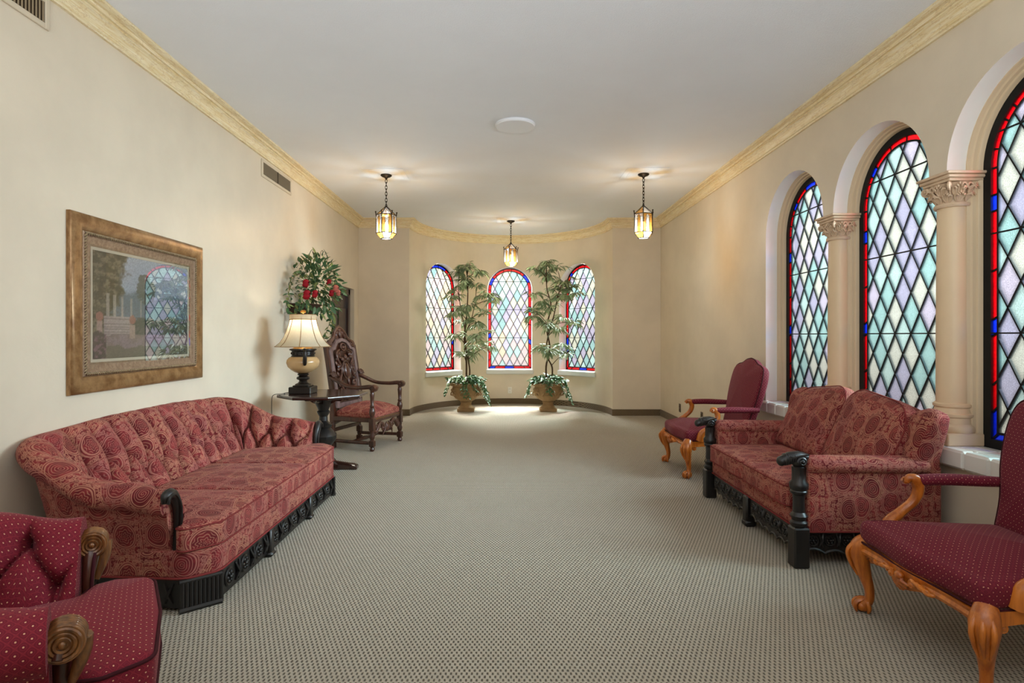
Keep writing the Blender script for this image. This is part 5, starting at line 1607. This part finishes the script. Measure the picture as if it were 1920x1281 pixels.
    def vines(m):
        for s in (-1, 1):
            m.tube(spline([(.02, s * .03, .60), (.03, s * .12, .64), (.03, s * .165, .74), (.03, s * .12, .82), (.03, s * .10, .90), (.03, s * .15, .98), (.03, s * .16, 1.06), (.025, s * .08, 1.10)], 6), splinef([.012, .014, .016, .014, .014, .016, .013, .008], 6), 7)
            for y, z, r, a in ((.125, .70, .045, 0), (.14, .91, .042, 2), (.11, 1.04, .035, 4), (.07, .63, .035, 1)):
                m.spiral((.03, s * y, z), (0, s, 0), (0, 0, 1), r, 1.6, .011, a)
            for k in range(8):
                z = .58 + .06 * k; y = .175 - .02 * (k % 2)
                m.blob((.024, s * y, z), (.012, .022, .03), 7, 5, Matrix.Rotation(s * (.6 if k % 2 else -.6), 3, 'X'))
            for k in range(4):
                m.blob((.024, s * (.02 + .028 * k), .545 + .012 * (k % 2)), (.014, .016, .03), 7, 5)
        m.torus((.025, 0, 1.13), .05, .011, (0, 1, 0), (0, 0, 1), 16, 6, .8)
        m.blob((.03, 0, 1.125), (.016, .03, .02), 8, 5)
    carve(vines, 'vine_carving')
    def crest(m):
        for s in (-1, 1):
            m.tube(spline([(0, s * .27, 1.13), (.005, s * .22, 1.19), (.005, s * .15, 1.23), (.005, s * .10, 1.30), (.005, s * .04, 1.345), (.005, 0, 1.36)], 6), splinef([.016, .022, .018, .02, .018, .014], 6), 8)
            m.spiral((.005, s * .225, 1.165), (0, s, 0), (0, 0, 1), .045, 1.6, .013)
            m.spiral((.005, s * .105, 1.265), (0, s, 0), (0, 0, 1), .038, 1.6, .012, 1)
            m.spiral((.005, s * .04, 1.30), (0, s, 0), (0, 0, 1), .03, 1.5, .011, 2)
            for k in range(6): m.blob((.005, s * (.25 - .045 * k), 1.155 + .036 * k), (.012, .02, .024), 7, 5)
            m.blob((0, s * .275, 1.16), (.018, .02, .035), 8, 6)
        m.blob((.01, 0, 1.285), (.018, .03, .06), 10, 6); m.blob((.005, 0, 1.365), (.014, .018, .02), 8, 5)
        m.box((-.008, 0, 1.22), (.014, .2, .1), 0, .004)
    m = MB(); crest(m); m.xf(onback); m.build('crest', M_CARVED, t, 60)
M_CARVEDL = wood('worn_light_oak_edge', (84, 64, 60), (146, 122, 120), 0.28, 16)
carved_chair()

# ================================================================ pendants
def lantern():
    t = thing('pendant_lantern', '', 'lamp', (0, 0, H), 0, 'amber glass pendant lanterns')
    m = MB(); m.box((0, 0, -0.003), (0.46, 0.46, 0.006), 0, 0.003); m.box((0, 0, -0.007), (0.34, 0.34, 0.006), 0, 0.003); m.build('ceiling_plate', M_PLATE, t, 0)
    m = MB(); m.lathe([(0, -.008), (.062, -.010), (.064, -.018), (.05, -.03), (.022, -.04), (.012, -.052), (.008, -.06), (0, -.06)], 24); cn = m.build('canopy', M_BRONZE, t, 40)
    ln = MB(); ln.torus((0, 0, 0), 0.011, 0.0035, (1, 0, 0), (0, 0, 1), 12, 5, 2.0)
    o = ln.build('chain_link', M_BRONZE, t, 180); me = o.data; o.location = (0, 0, -.08)
    k = 1
    while -.08 - .036 * k > -.375:
        q = link('chain_link', me, t); q.location = (0, 0, -.08 - .036 * k); q.rotation_euler = (0, 0, pi / 2 * (k % 2) + .3); k += 1
    zt, zs, zb, zl = -.372, -.468, -.675, -.735           # apex, shoulder, waist, bottom
    R, r2 = .112, .062
    hexp = lambda r, z, k, ph=.26: (r * cos(pi / 3 * k + ph), r * sin(pi / 3 * k + ph), z)
    fr = MB()
    for k in range(6):
        fr.tube([hexp(R, zs, k), hexp(R, zb, k)], .005, 6)
        fr.tube([hexp(.012, zt, k), hexp(R, zs, k)], .0045, 6)
        fr.tube([hexp(R, zb, k), hexp(r2, zl, k)], .004, 6)
        for r, z in ((R, zs), (R, zb), (r2, zl)):
            fr.tube([hexp(r, z, k), hexp(r, z, k + 1)], .0048, 6)
        fr.tube([hexp(R, zs - .01, k), hexp(R + .006, zs + .03, k)], .006, 6)
        fr.blob(hexp(R + .006, zs + .034, k), (.009, .009, .009), 6, 4)
    fr.lathe([(0, zt - .02), (.02, zt - .012), (.016, zt), (.006, zt + .012), (0, zt + .012)], 10)
    fr.build('frame', M_BRONZE, t, 50)
    def quad(P, mat, name='pane'):
        q = MB(); q.add(P, [tuple(range(len(P)))]); return q.build(name, mat, t, 0, uv=False, recalc=False)
    L3 = lambda a, b, f: tuple(x + (y - x) * f for x, y in zip(a, b))
    for k in range(6):
        a0, a1, b0, b1 = hexp(R * .985, zs, k), hexp(R * .985, zs, k + 1), hexp(R * .985, zb, k), hexp(R * .985, zb, k + 1)
        at = lambda u, v: L3(L3(a0, a1, u), L3(b0, b1, u), v)
        side, mid = (G_AMBER, G_CLEAR) if k % 2 == 0 else (G_CLEAR, G_AMBER)
        lanc = [(.33, .22), (.38, .12), (.5, .03), (.62, .12), (.67, .22)]
        quad([at(0, 0), at(.5, 0), at(.5, .03), at(.38, .12), at(.33, .22), at(.33, 1), at(0, 1)], side)
        quad([at(1, 0), at(.5, 0), at(.5, .03), at(.62, .12), at(.67, .22), at(.67, 1), at(1, 1)], side)
        quad([at(u, v) for u, v in lanc] + [at(.67, 1), at(.33, 1)], mid)
        q = MB(); q.tube([at(.33, 1), at(.33, .22), at(.38, .12), at(.5, .03), at(.62, .12), at(.67, .22), at(.67, 1)], .0022, 5); q.build('came', M_BRONZE, t, 60)
        quad([hexp(.012, zt, k), hexp(R * .98, zs, k), hexp(R * .98, zs, k + 1)], G_AMBER if k % 2 else G_CLEAR, 'roof_pane')
        quad([hexp(R * .98, zb, k), hexp(R * .98, zb, k + 1), hexp(r2, zl, k + 1), hexp(r2, zl, k)], G_CLEAR if k % 2 == 0 else G_AMBER, 'lower_pane')
    quad([hexp(r2, zl, k) for k in range(6)], G_CLEAR, 'bottom_pane')
    m = MB(); m.lathe([(0, -.5), (.012, -.5), (.014, -.545), (.012, -.55), (0, -.55)], 12); s_ = m.build('socket', M_BRONZE, t, 40)
    m = MB(); m.lathe([(.01, -.55), (.024, -.575), (.03, -.6), (.024, -.625), (.01, -.638), (0, -.64)], 14); m.build('bulb', M_BULB, t, 180)
    return t
lan = lantern()
spots = [(-1.335, 6.62, 'amber glass pendant lantern hanging over the left side, above the octagonal table', .6), (1.585, 6.58, 'amber glass pendant lantern hanging on the right, toward the long window wall', .5), (0.118, 9.27, 'amber glass pendant lantern hanging in the apse before the middle window', 0)]
for i, (x, y, lab, rz) in enumerate(spots):
    o = lan if i == 0 else copy_tree(lan)
    o.location = (x, y, H); o['label'] = lab
    d = bpy.data.lights.new('lantern_light', 'POINT'); d.energy = 27; d.color = (0.92, 0.96, 1.0); d.shadow_soft_size = 0.05
    l = bpy.data.objects.new('lantern_light', d); COL.objects.link(l); l.location = (x, y, H - .66)

# ceiling cover
t = thing('ceiling_cover', 'round white flush cover plate on the ceiling near the camera', 'cover', (0.102, 5.06, H))
m = MB(); m.lathe([(0, -.004), (.171, -.004), (.171, -.016), (.163, -.024), (0, -.026)], 48); m.build('disc', M_SPEAK, t, 25)
m = MB(); m.torus((0, 0, -.004), .172, .004, n=48, k=5); m.build('rim', M_SPEAK, t, 60)

# ================================================================ wall grilles, outlets
def grille(name, label, y0, y1, z0, z1):
    t = thing(name, label, 'vent', (XL, (y0 + y1) / 2, (z0 + z1) / 2))
    hy, hz = (y1 - y0) / 2, (z1 - z0) / 2
    m = MB(); m.box((.002, 0, 0), (.003, 2 * hy - .03, 2 * hz - .03)); m.build('duct', M_VENTD, t, 0)
    m = MB()
    w = .028
    for s in (-1, 1):
        m.box((.006, s * (hy - w / 2), 0), (.012, w, 2 * hz), 0, .003); m.box((.006, 0, s * (hz - w / 2)), (.012, 2 * hy - 2 * w, w), 0, .003)
    m.build('frame', M_VENT, t, 0)
    q = MB(); q.box((0, 0, 0), (.007, .004, 2 * hz - 2 * w), .5); o = q.build('louvre', M_LOUV, t, 0); me = o.data
    n = int((2 * hy - 2 * w) / .021)
    for k in range(n):
        if k: o = link('louvre', me, t)
        o.location = (.009, -hy + w + .012 + .021 * k, 0)
    q = MB(); q.box((.012, 0, 0), (.004, .012, 2 * hz - 2 * w)); q.build('divider', M_VENTD, t, 0)
grille('wall_vent', 'louvred vent high on the left wall under the crown, toward the apse', 5.48, 6.24, 2.765, 2.935)
grille('wall_vent', 'louvred vent high on the left wall nearest the camera, cut by the frame', 2.12, 2.915, 2.788, 2.945)

def outlet(label, loc, rz, mat):
    t = thing('wall_outlet', label, 'outlet', loc, rz)
    m = MB(); m.box((0, -.003, 0), (.072, .006, .116), 0, .002); m.build('plate', mat, t, 0)
    for z in (-.024, .024):
        m = MB(); m.box((0, -.007, z), (.034, .003, .032), 0, .001); s = m.build('socket', mat, t, 0)
        m = MB(); m.box((-.007, -.009, z), (.003, .002, .012)); m.box((.007, -.009, z), (.003, .002, .012)); m.build('slot', M_VENTD, s, 0)
outlet('white power outlet low on the apse wall between the two urns', (AX, YB + AR - .0015, .25), 0, M_WHITE)
outlet('brown power outlet low on the right wall, nearest the corner', (XR - .001, 8.15, .247), -pi / 2, M_BROWNP)
outlet('brown power outlet low on the right wall behind the far armchair', (XR - .001, 7.25, .25), -pi / 2, M_BROWNP)

# ================================================================ framed landscape
def picture():
    y0, y1, z0, z1 = 3.035, 4.365, 0.948, 1.922
    t = thing('framed_picture', 'wide gold-framed garden landscape under glass hanging above the tufted sofa', 'picture', (XL, (y0 + y1) / 2, (z0 + z1) / 2))
    hy, hz = (y1 - y0) / 2, (z1 - z0) / 2
    def ringframe(prof, name, mat, smooth=30):
        """prof: list of (inset, out)"""
        m = MB(); rings = []
        for ins, ox in prof:
            rings.append([(ox, -hy + ins, -hz + ins), (ox, hy - ins, -hz + ins), (ox, hy - ins, hz - ins), (ox, -hy + ins, hz - ins)])
        m.loft(rings, True, False)
        return m.build(name, mat, t, smooth)
    ringframe([(0, .001), (0, .022), (.006, .03), (.02, .035), (.05, .036), (.085, .026), (.092, .02), (.092, .001)], 'outer_frame', M_FRAME, 40)
    ringframe([(.090, .02), (.096, .027), (.112, .027), (.118, .02)], 'inner_frame', M_FRAMEI)
    m = MB(); ins = .104
    per = [(-hy + ins, -hz + ins), (hy - ins, -hz + ins), (hy - ins, hz - ins), (-hy + ins, hz - ins)]
    for i in range(4):
        a, b = Vector(per[i]), Vector(per[(i + 1) % 4]); L = (b - a).length; n = int(L / .016); u = (b - a) / L
        for k in range(n):
            c = a + u * (L * (k + .5) / n)
            e = Vector((u.y, -u.x)) * .008 + u * .007
            m.tube([(.028, c.x - e.x, c.y - e.y), (.034, c.x, c.y), (.028, c.x + e.x, c.y + e.y)], [.003, .0055, .003], 5)
    m.build('rope_moulding', M_ROPE, t, 60, kind='stuff')
    ringframe([(.116, .022), (.13, .018), (.165, .013), (.168, .010)], 'liner', M_FRAMEI)
    ringframe([(.166, .012), (.182, .0115), (.183, .009)], 'mat_board', M_MAT, 0)
    # the print: a generic garden with steps
    NY, NZ = 150, 104
    py, pz = hy - .18, hz - .18
    rnd = np.random.RandomState(5)
    def vnoise(u, v, s, seed):
        r = np.random.RandomState(seed); g = r.rand(64, 64)
        x, y = u * s, v * s
        i, j = np.floor(x).astype(int), np.floor(y).astype(int); fx, fy = x - i, y - j
        fx, fy = fx * fx * (3 - 2 * fx), fy * fy * (3 - 2 * fy)
        G = lambda a, b: g[a % 64, b % 64]
        return (G(i, j) * (1 - fx) + G(i + 1, j) * fx) * (1 - fy) + (G(i, j + 1) * (1 - fx) + G(i + 1, j + 1) * fx) * fy
    U, V = np.meshgrid(np.linspace(0, 1, NY), np.linspace(0, 1, NZ), indexing='ij')    # u: near->far along the wall
    fb = lambda s, seed: vnoise(U, V, s, seed) * .5 + vnoise(U, V, s * 2.3, seed + 1) * .3 + vnoise(U, V, s * 5, seed + 2) * .2
    def mixc(c, m_, col): return c * (1 - m_[..., None]) + np.array(col)[None, None] * m_[..., None]
    st = lambda x, a, b: np.clip((x - a) / (b - a), 0, 1)
    img = np.zeros((NY, NZ, 3)); img[:] = (.52, .57, .64)
    img = mixc(img, st(V, .45, 1.0), (.64, .67, .70))
    img = mixc(img, st(.60 + .12 * fb(5, 3) - V, 0, .05), (.36, .42, .46))            # far hills
    tree = np.hypot((U - .50) * 1.5, (V - .70)) < .15 + .08 * (fb(16, 9) - .5)
    img = mixc(img, tree * (.75 * (fb(22, 4) > .36)), (.26, .29, .26))
    img = mixc(img, ((np.abs(U - .5 + .03 * (V - .6)) < .008) & (V < .65) & (V > .3)) * .9, (.24, .2, .18))
    fol = st(.62 - .62 * st(U, .0, .42) ** 1.2 + .35 * fb(11, 20) - (.72 - V) * .35, .42, .5) * (U < .46)
    lf = fb(30, 33)
    img = mixc(img, fol, (.25, .26, .22)); img = mixc(img, fol * st(lf, .45, .65) * .8, (.50, .47, .38)); img = mixc(img, fol * st(fb(26, 51), .6, .7) * .6, (.14, .16, .15))
    for k in range(5):                                                                 # pergola posts
        x = .13 + .055 * k + .006 * k * k
        img = mixc(img, ((np.abs(U - x) < .012 - .0012 * k) & (V > .30 + .02 * k) & (V < .62 - .01 * k)) * .8, (.62, .58, .54))
    hedge = (V < .34 + .12 * fb(9, 60) * (U > .33)) & (U > .28)
    img = mixc(img, hedge * .85, (.22, .24, .22)); img = mixc(img, hedge * st(fb(34, 71), .5, .62) * .6, (.40, .36, .36))
    steps = (V > .20) & (V < .40) & (U > .10) & (U < .10 + .24 + .25 * (.40 - V))
    img = mixc(img, steps * 1.0, (.60, .55, .54)); img = mixc(img, (steps & (((V - .2) * 40) % 1 < .35)) * .55, (.36, .31, .32))
    grd = V < .22 + .01 * fb(10, 80)
    img = mixc(img, grd * 1.0, (.50, .43, .45)); img = mixc(img, grd * st(fb(18, 91), .45, .65) * .6, (.40, .35, .34))
    img = mixc(img, (grd & (V < .06 + .1 * fb(6, 95))) * .7, (.32, .32, .26))
    for x, h in ((.06, .16), (.36, .14)):                                             # pedestals and pots
        img = mixc(img, ((np.abs(U - x) < .026) & (V > .19) & (V < .19 + h)) * 1.0, (.60, .51, .47))
        img = mixc(img, (np.hypot((U - x) * 1.4, (V - .235 - h)) < .045) * 1.0, (.56, .38, .34))
    fl = ((U < .12) & (V < .2 + .1 * fb(8, 41)))
    img = mixc(img, fl * .9, (.22, .22, .22)); img = mixc(img, fl * st(fb(34, 44), .55, .62) * .8, (.50, .38, .42))
    img = np.clip(img * (0.9 + 0.2 * rnd.rand(NY, NZ, 1)), 0, 1)
    lin_ = np.where(img <= .04045, img / 12.92, ((img + .055) / 1.055) ** 2.4)
    vs = [(.0105, -py + 2 * py * i / (NY - 1), -pz + 2 * pz * j / (NZ - 1)) for i in range(NY) for j in range(NZ)]
    fs = [(i * NZ + j, (i + 1) * NZ + j, (i + 1) * NZ + j + 1, i * NZ + j + 1) for i in range(NY - 1) for j in range(NZ - 1)]
    me = bpy.data.meshes.new('print'); me.from_pydata(vs, [], fs)
    at = me.color_attributes.new('ink', 'FLOAT_COLOR', 'POINT')
    at.data.foreach_set('color', np.concatenate([lin_.reshape(-1, 3), np.ones((NY * NZ, 1))], axis=1).astype(np.float32).ravel())
    n = NM('garden_print'); a = n.n('VertexColor', layer_name='ink')
    n.set(a.outputs[0], .8, 0, .1); me.materials.append(n.m)
    link('print', me, t)
    gy, gz = hy - .118, hz - .118
    m = MB(); m.add([(.0145, -gy, -gz), (.0145, gy, -gz), (.0145, gy, gz), (.0145, -gy, gz)], [(0, 1, 2, 3)]); m.build('glass', G_PICT, t, 0, recalc=False)
picture()
# ================================================================ plants
def leaf_mesh(name, mat, l=1.0, w=0.2, curl=0.12, st=5):
    vs, fs = [], []
    for k in range(st + 1):
        f = k / st
        hw = w / 2 * (sin(pi * f ** 0.8) ** 0.85 if 0 < f < 1 else 0.03)
        z = -curl * f * f * l
        vs += [(f * l, -hw, z + hw * .35), (f * l, 0, z), (f * l, hw, z + hw * .35)]
    for k in range(st):
        a = 3 * k
        fs += [(a, a + 1, a + 4, a + 3), (a + 1, a + 2, a + 5, a + 4)]
    me = bpy.data.meshes.new(name); me.from_pydata(vs, [], fs); me.shade_smooth(); me.materials.append(mat)
    return me, np.array(vs), fs

def leaf_matrix(p, d, roll, l):
    d = Vector(d).normalized()
    up = Vector((0, 0, 1)) - d * d.z
    if up.length < 1e-3: up = Vector((1, 0, 0))
    up.normalize(); sd = up.cross(d)
    c, s = cos(roll), sin(roll)
    y = sd * c + up * s; z = up * c - sd * s
    M = Matrix((( d.x * l, y.x * l, z.x * l, p[0]), (d.y * l, y.y * l, z.y * l, p[1]), (d.z * l, y.z * l, z.z * l, p[2]), (0, 0, 0, 1)))
    return M

def put_leaves(spec, data, parent, mat, name='leaf', limit=300, stuffname='foliage', cam_dir=None):
    """spec: list of matrices (local to parent). The first `limit` are parts, the rest one stuff mesh."""
    me, vs, fs = data
    for M in spec[:limit]:
        o = link(name, me, parent); o.matrix_local = M
    rest = spec[limit:]
    if rest:
        m = MB()
        for M in rest:
            m.add([tuple(M @ Vector(v)) for v in vs], fs)
        m.build(stuffname, mat, parent, 180, uv=False, recalc=False, kind='stuff')

LEAF_T = leaf_mesh('leaf', M_LEAF, 1, .23, .16)
LEAF_I = leaf_mesh('ivy_leaf', M_IVY, 1, .72, .2, 4)
LEAF_F = leaf_mesh('bouquet_leaf', M_LEAFD, 1, .42, .18)
LEAF_Y = leaf_mesh('pale_leaf', M_LEAFY, 1, .3, .18)

def urn(t):
    m = MB()
    m.box((0, 0, .025), (.28, .28, .05), 0, .006)
    m.lathe([(0, .05), (.13, .05), (.132, .062), (.118, .075), (.105, .085), (.09, .11), (.085, .135), (.095, .15), (.098, .158), (.09, .165), (.12, .18), (.18, .215), (.222, .27), (.236, .325), (.236, .375), (.225, .40), (.222, .41), (.24, .425), (.262, .44), (.268, .455), (.258, .468), (.22, .47), (.21, .44), (0, .43)], 40)
    u = m.build('urn', M_STONE, t, 30)
    m = MB()
    for k in range(30):
        a = 2 * pi * k / 30
        m.blob((.258 * cos(a), .258 * sin(a), .45), (.022, .022, .024), 7, 5)
    m.build('rim_gadroon', M_STONE, u, 60)
    for k in range(6):
        m = MB()
        a = 2 * pi * k / 6 - pi / 2
        er, et = Vector((cos(a), sin(a), 0)), Vector((-sin(a), cos(a), 0))
        for s in (-1, 1):
            m.spiral(tuple(er * .238 + et * s * .036 + Vector((0, 0, .345))), et * s, (0, 0, 1), .032, 1.6, .010)
        m.blob(tuple(er * .225 + Vector((0, 0, .29))), (.02, .02, .02), 7, 5)
        for j in range(5):
            q = (j - 2) * .5
            m.tube([tuple(er * .222 + Vector((0, 0, .285))), tuple(er * .236 + et * .04 * sin(q) + Vector((0, 0, .28 - .012 * cos(q)))), tuple(er * .232 + et * .075 * sin(q) + Vector((0, 0, .285 - .025 * cos(q))))], [.008, .011, .004], 6)
        for s in (-1, 1):
            m.tube(spline([tuple(er * .236 + et * s * .06 + Vector((0, 0, .33))), tuple(er * .234 + et * s * .10 + Vector((0, 0, .29))), tuple(er * .228 + et * s * .09 + Vector((0, 0, .26)))], 4), [.009] * 8 + [.004], 6)
        m.build('urn_carving', M_STONE, u, 60)
    m = MB(); m.lathe([(0, .462), (.1, .46), (.2, .445), (.21, .43), (0, .42)], 20); m.build('moss', M_SOIL, t, 60)

def potted_tree(label, loc, clusters, trunks, seed, bright):
    r = random.Random(seed)
    t = thing('potted_tree', label, 'plant', loc, 0, 'potted artificial trees in the apse')
    urn(t)
    for P, rad in trunks:
        m = MB(); sp = spline(P, 6)
        m.tube(sp, [rad * (1 - .55 * k / (len(sp) - 1)) for k in range(len(sp))], 7); m.build('trunk', M_TRUNK, t, 60)
    allpts = [p for P, rad in trunks for p in spline(P, 6)]
    specs = []; tw = MB()
    clusters = clusters + [(c[0] + r.uniform(-.13, .13), c[1] + r.uniform(-.18, .18), c[2] + r.uniform(-.09, .09)) for c in clusters[::3]]
    for c in clusters:
        c = Vector(c)
        below = [p for p in allpts if p.z < c.z + .02] or allpts
        b = min(below, key=lambda p: (Vector((p.x, p.y, p.z + .12)) - c).length)
        tw.tube(spline([b, b.lerp(c, .5) + Vector((0, 0, .03)), c], 4), splinef([.007, .005, .003], 4), 5)
        a0 = r.uniform(0, 6.28)
        nt = 5
        for k in range(nt):
            a = a0 + 2 * pi * k / nt + r.uniform(-.3, .3)
            e = Vector((cos(a), sin(a) * .9, r.choice((-.1, .15, .5, .9)) + r.uniform(-.1, .1))).normalized()
            ln = r.uniform(.10, .19)
            P = spline([c, c + e * ln * .5 + Vector((0, 0, .015)), c + e * ln + Vector((0, 0, -.035))], 3)
            tw.tube(P, .002, 4)
            for j in range(9):
                f = .2 + .8 * j / 8
                p = P[min(len(P) - 1, int(f * (len(P) - 1)))]
                sgn = 1 if j % 2 else -1
                dv = e * (.6 + .3 * f) + Vector((-e.y, e.x, 0)) * sgn * (.75 - .35 * f) + Vector((0, 0, -.45 - .35 * f + r.uniform(-.3, .3)))
                specs.append((leaf_matrix(p, dv, r.uniform(-.6, .6), r.uniform(.09, .15)), p))
    tw.build('branches', M_TRUNK, t, 60, kind='stuff')
    specs.sort(key=lambda s: s[1].y)                       # those that show largest: nearest first
    put_leaves([s[0] for s in specs], LEAF_T, t, M_LEAF, 'leaf', 300)
    # ivy around the rim and trailing
    iv = []; vine = MB()
    for k in range(260):
        a = r.uniform(0, 2 * pi); rr = r.uniform(.06, .30)
        z = .475 + .09 * (1 - rr / .30) + r.uniform(-.015, .06)
        p = (rr * cos(a), rr * sin(a), z)
        iv.append(leaf_matrix(p, (cos(a + r.uniform(-.8, .8)), sin(a + r.uniform(-.8, .8)), r.uniform(-.5, .5)), r.uniform(-.7, .7), r.uniform(.05, .085)))
    for a, ln in [(r.uniform(0, 2 * pi), r.uniform(.1, .24)) for _ in range(9)] + [(bright, .36), (bright + .3, .30), (bright - .25, .27), (bright + pi, .22), (bright + pi + .4, .17)]:
        P = spline([(.18 * cos(a), .18 * sin(a), .48), (.27 * cos(a), .27 * sin(a), .50), ((.30 + .1 * ln) * cos(a), (.30 + .1 * ln) * sin(a), .46 - ln * .4), ((.31 + .25 * ln) * cos(a + .15), (.31 + .25 * ln) * sin(a + .15), max(.06, .47 - ln))], 5)
        vine.tube(P, .0022, 4)
        for j, p in enumerate(P):
            for s in (-1, 1):
                iv.append(leaf_matrix(p, (cos(a + s * .9), sin(a + s * .9), r.uniform(-.9, .1)), r.uniform(-.6, .6), r.uniform(.035, .06)))
    vine.build('ivy_stems', M_IVY, t, 60, kind='stuff')
    r.shuffle(iv)
    put_leaves(iv, LEAF_I, t, M_IVY, 'ivy_leaf', 0, 'ivy')
    return t

def px_clusters(L, Y, loc, seed):
    r = random.Random(seed); out = []
    for x, y in L:
        Yd = Y + r.uniform(-.2, .16)
        out.append(((x - 944) * Yd / F - loc[0], Yd - loc[1], CH - (y - 629) * Yd / F))
    return out
LT = (-.625, 9.72, 0); RT = (.745, 9.72, 0)
cl = [(880, 503), (860, 512), (898, 510), (872, 532), (893, 540), (855, 545), (907, 556), (925, 565), (882, 573), (864, 583), (905, 590), (870, 606), (893, 612), (850, 628), (878, 632), (903, 628), (915, 650), (890, 652), (868, 668), (850, 556)]
potted_tree('tall leafy tree in a carved stone urn, left of the middle apse window', LT, px_clusters(cl, 9.72, LT, 3),
            [([(.0, 0, .42), (.005, .01, .8), (-.03, .0, 1.2), (.01, .0, 1.6), (.03, 0, 2.0), (.01, 0, 2.36)], .017), ([(.03, .02, .42), (.06, .02, .68), (.0, -.02, 1.05), (-.02, .02, 1.35), (-.09, .02, 1.7), (-.13, .0, 2.05)], .014), ([(-.005, 0, 1.3), (.09, .02, 1.55), (.16, .02, 1.85)], .010)], 21, -.35)
cl = [(1025, 500), (1045, 505), (1006, 506), (1028, 520), (1058, 530), (1070, 540), (1040, 545), (1002, 552), (1016, 566), (1050, 562), (1078, 552), (1032, 580), (1000, 594), (1055, 596), (1076, 606), (1022, 606), (1048, 618), (1014, 655), (1030, 662), (1052, 650), (1060, 665)]
potted_tree('tall leafy tree in a carved stone urn, right of the middle apse window', RT, px_clusters(cl, 9.72, RT, 8),
            [([(-.02, 0, .42), (-.03, .02, .75), (.03, -.02, 1.05), (-.02, .01, 1.4), (.05, 0, 1.75), (-.02, 0, 2.05), (-.03, .0, 2.36)], .017), ([(.05, .02, .42), (.07, .0, .72), (-.03, .02, .95), (.0, -.02, 1.25), (.10, .02, 1.6), (.16, 0, 1.9), (.22, 0, 2.1)], .015)], 33, -.1)

# ---------------------------------------------------------------- wall pocket of flowers
def wall_flowers():
    r = random.Random(77)
    yc, zc = 6.42, 1.60
    t = thing('flower_arrangement', 'bushy arrangement of greenery and red roses in a dark wall basket above the lamp', 'flowers', (XL, yc, zc))
    m = MB(); rings = []
    for k in range(9):
        f = k / 8
        R_ = .25 * f ** .85 + .01; z = -.42 + .42 * f
        rings.append([(max(.004, R_ * cos(a)) if True else 0, R_ * sin(a), z) for a in [-pi / 2 + pi * j / 16 for j in range(17)]])
    m.loft(rings); b = m.build('wall_basket', M_BASKET, t, 30)
    m = MB()
    for k in range(10):
        f = k / 9; R_ = .25 * f ** .85 + .014; z = -.42 + .42 * f
        m.tube([(max(.006, R_ * cos(a)), R_ * sin(a), z) for a in [-pi / 2 + pi * j / 16 for j in range(17)]], .007, 5)
    m.build('weave', M_BASKET, b, 60)
    sp, sy, twig = [], [], MB()
    C0 = Vector((.22, 0, .17))
    for k in range(500):
        a, e = r.uniform(-pi, pi), r.uniform(-.95, 1.35)
        rad = .44 * r.random() ** .45
        p = C0 + Vector((rad * .62 * cos(a) * cos(e), rad * 1.0 * sin(a) * cos(e), rad * .92 * sin(e)))
        p.x = max(.03, p.x)
        d = (p - C0).normalized() + Vector((r.uniform(-.6, .6), r.uniform(-.6, .6), r.uniform(-.6, .3)))
        if p.x < .14: d.x = abs(d.x)
        (sp if r.random() < .74 else sy).append(leaf_matrix(p, d, r.uniform(-1, 1), r.uniform(.055, .105)))
    # trailing sprays left (towards the wall) and right
    for P0 in ([(.2, .2, .1), (.26, .36, .0), (.27, .42, -.2), (.25, .42, -.38)], [(.25, .1, 0), (.32, .2, -.1), (.26, .22, -.3), (.2, .2, -.44)], [(.15, -.25, .1), (.12, -.36, -.05), (.1, -.38, -.22), (.12, -.33, -.4)], [(.2, -.2, .3), (.12, -.4, .32), (.08, -.46, .12), (.07, -.46, -.1)], [(.25, .2, .35), (.3, .4, .42), (.28, .5, .3), (.28, .56, .12)]):
        P = spline(P0, 7)
        twig.tube(P, .0025, 4)
        for j, p in enumerate(P):
            for s in (-1, 1):
                (sp if j % 2 else sy).append(leaf_matrix(p, (r.uniform(-.5, 1), s * r.uniform(.3, 1), r.uniform(-1, .1)), r.uniform(-1, 1), r.uniform(.045, .08)))
    r.shuffle(sp); r.shuffle(sy)
    put_leaves(sp, LEAF_F, t, M_LEAFD, 'leaf', 200)
    put_leaves(sy, LEAF_Y, t, M_LEAFY, 'pale_leaf', 70, 'pale_foliage')
    for P0 in ([(.25, .05, .35), (.26, .0, .55), (.25, .12, .62), (.24, .16, .54)], [(.25, .15, .35), (.28, .2, .5), (.25, .24, .62)], [(.22, -.1, .35), (.2, -.22, .52), (.2, -.3, .46)], [(.3, .2, .3), (.3, .42, .36), (.28, .58, .22)], [(.2, -.2, .2), (.15, -.42, .3), (.1, -.5, .1)], [(.25, -.05, .4), (.22, -.1, .56), (.2, -.06, .6)], [(.2, -.25, .3), (.16, -.34, .46), (.15, -.38, .44)]):
        twig.tube(spline(P0, 6), .0028, 5)
    twig.build('twigs', M_TWIG, t, 60, kind='stuff')
    for (x, y, z, s, mt) in ((.24, -.42, .20, .055, M_ROSE), (.25, -.42, .085, .062, M_ROSE), (.33, -.40, .095, .05, M_ROSE), (.41, -.18, .235, .042, M_ROSE), (.47, -.14, .17, .05, M_ROSEP), (.43, -.16, .12, .045, M_ROSE), (.47, -.04, .13, .04, M_ROSEP)):
        m = MB()
        m.blob((x, y, z), (s * .5,) * 3, 8, 6)
        for k in range(11):
            a = 2.4 * k; q = .35 + .6 * k / 11
            e = Vector((cos(a) * .5 + .35, sin(a), cos(a * 1.3) * .8)).normalized()
            rot = e.to_track_quat('Z', 'Y').to_matrix()
            m.blob(tuple(Vector((x, y, z)) + e * s * q * .85), (s * .50, s * .42, s * .11), 8, 4, rot)
        m.build('rose', mt, t, 60)
wall_flowers()
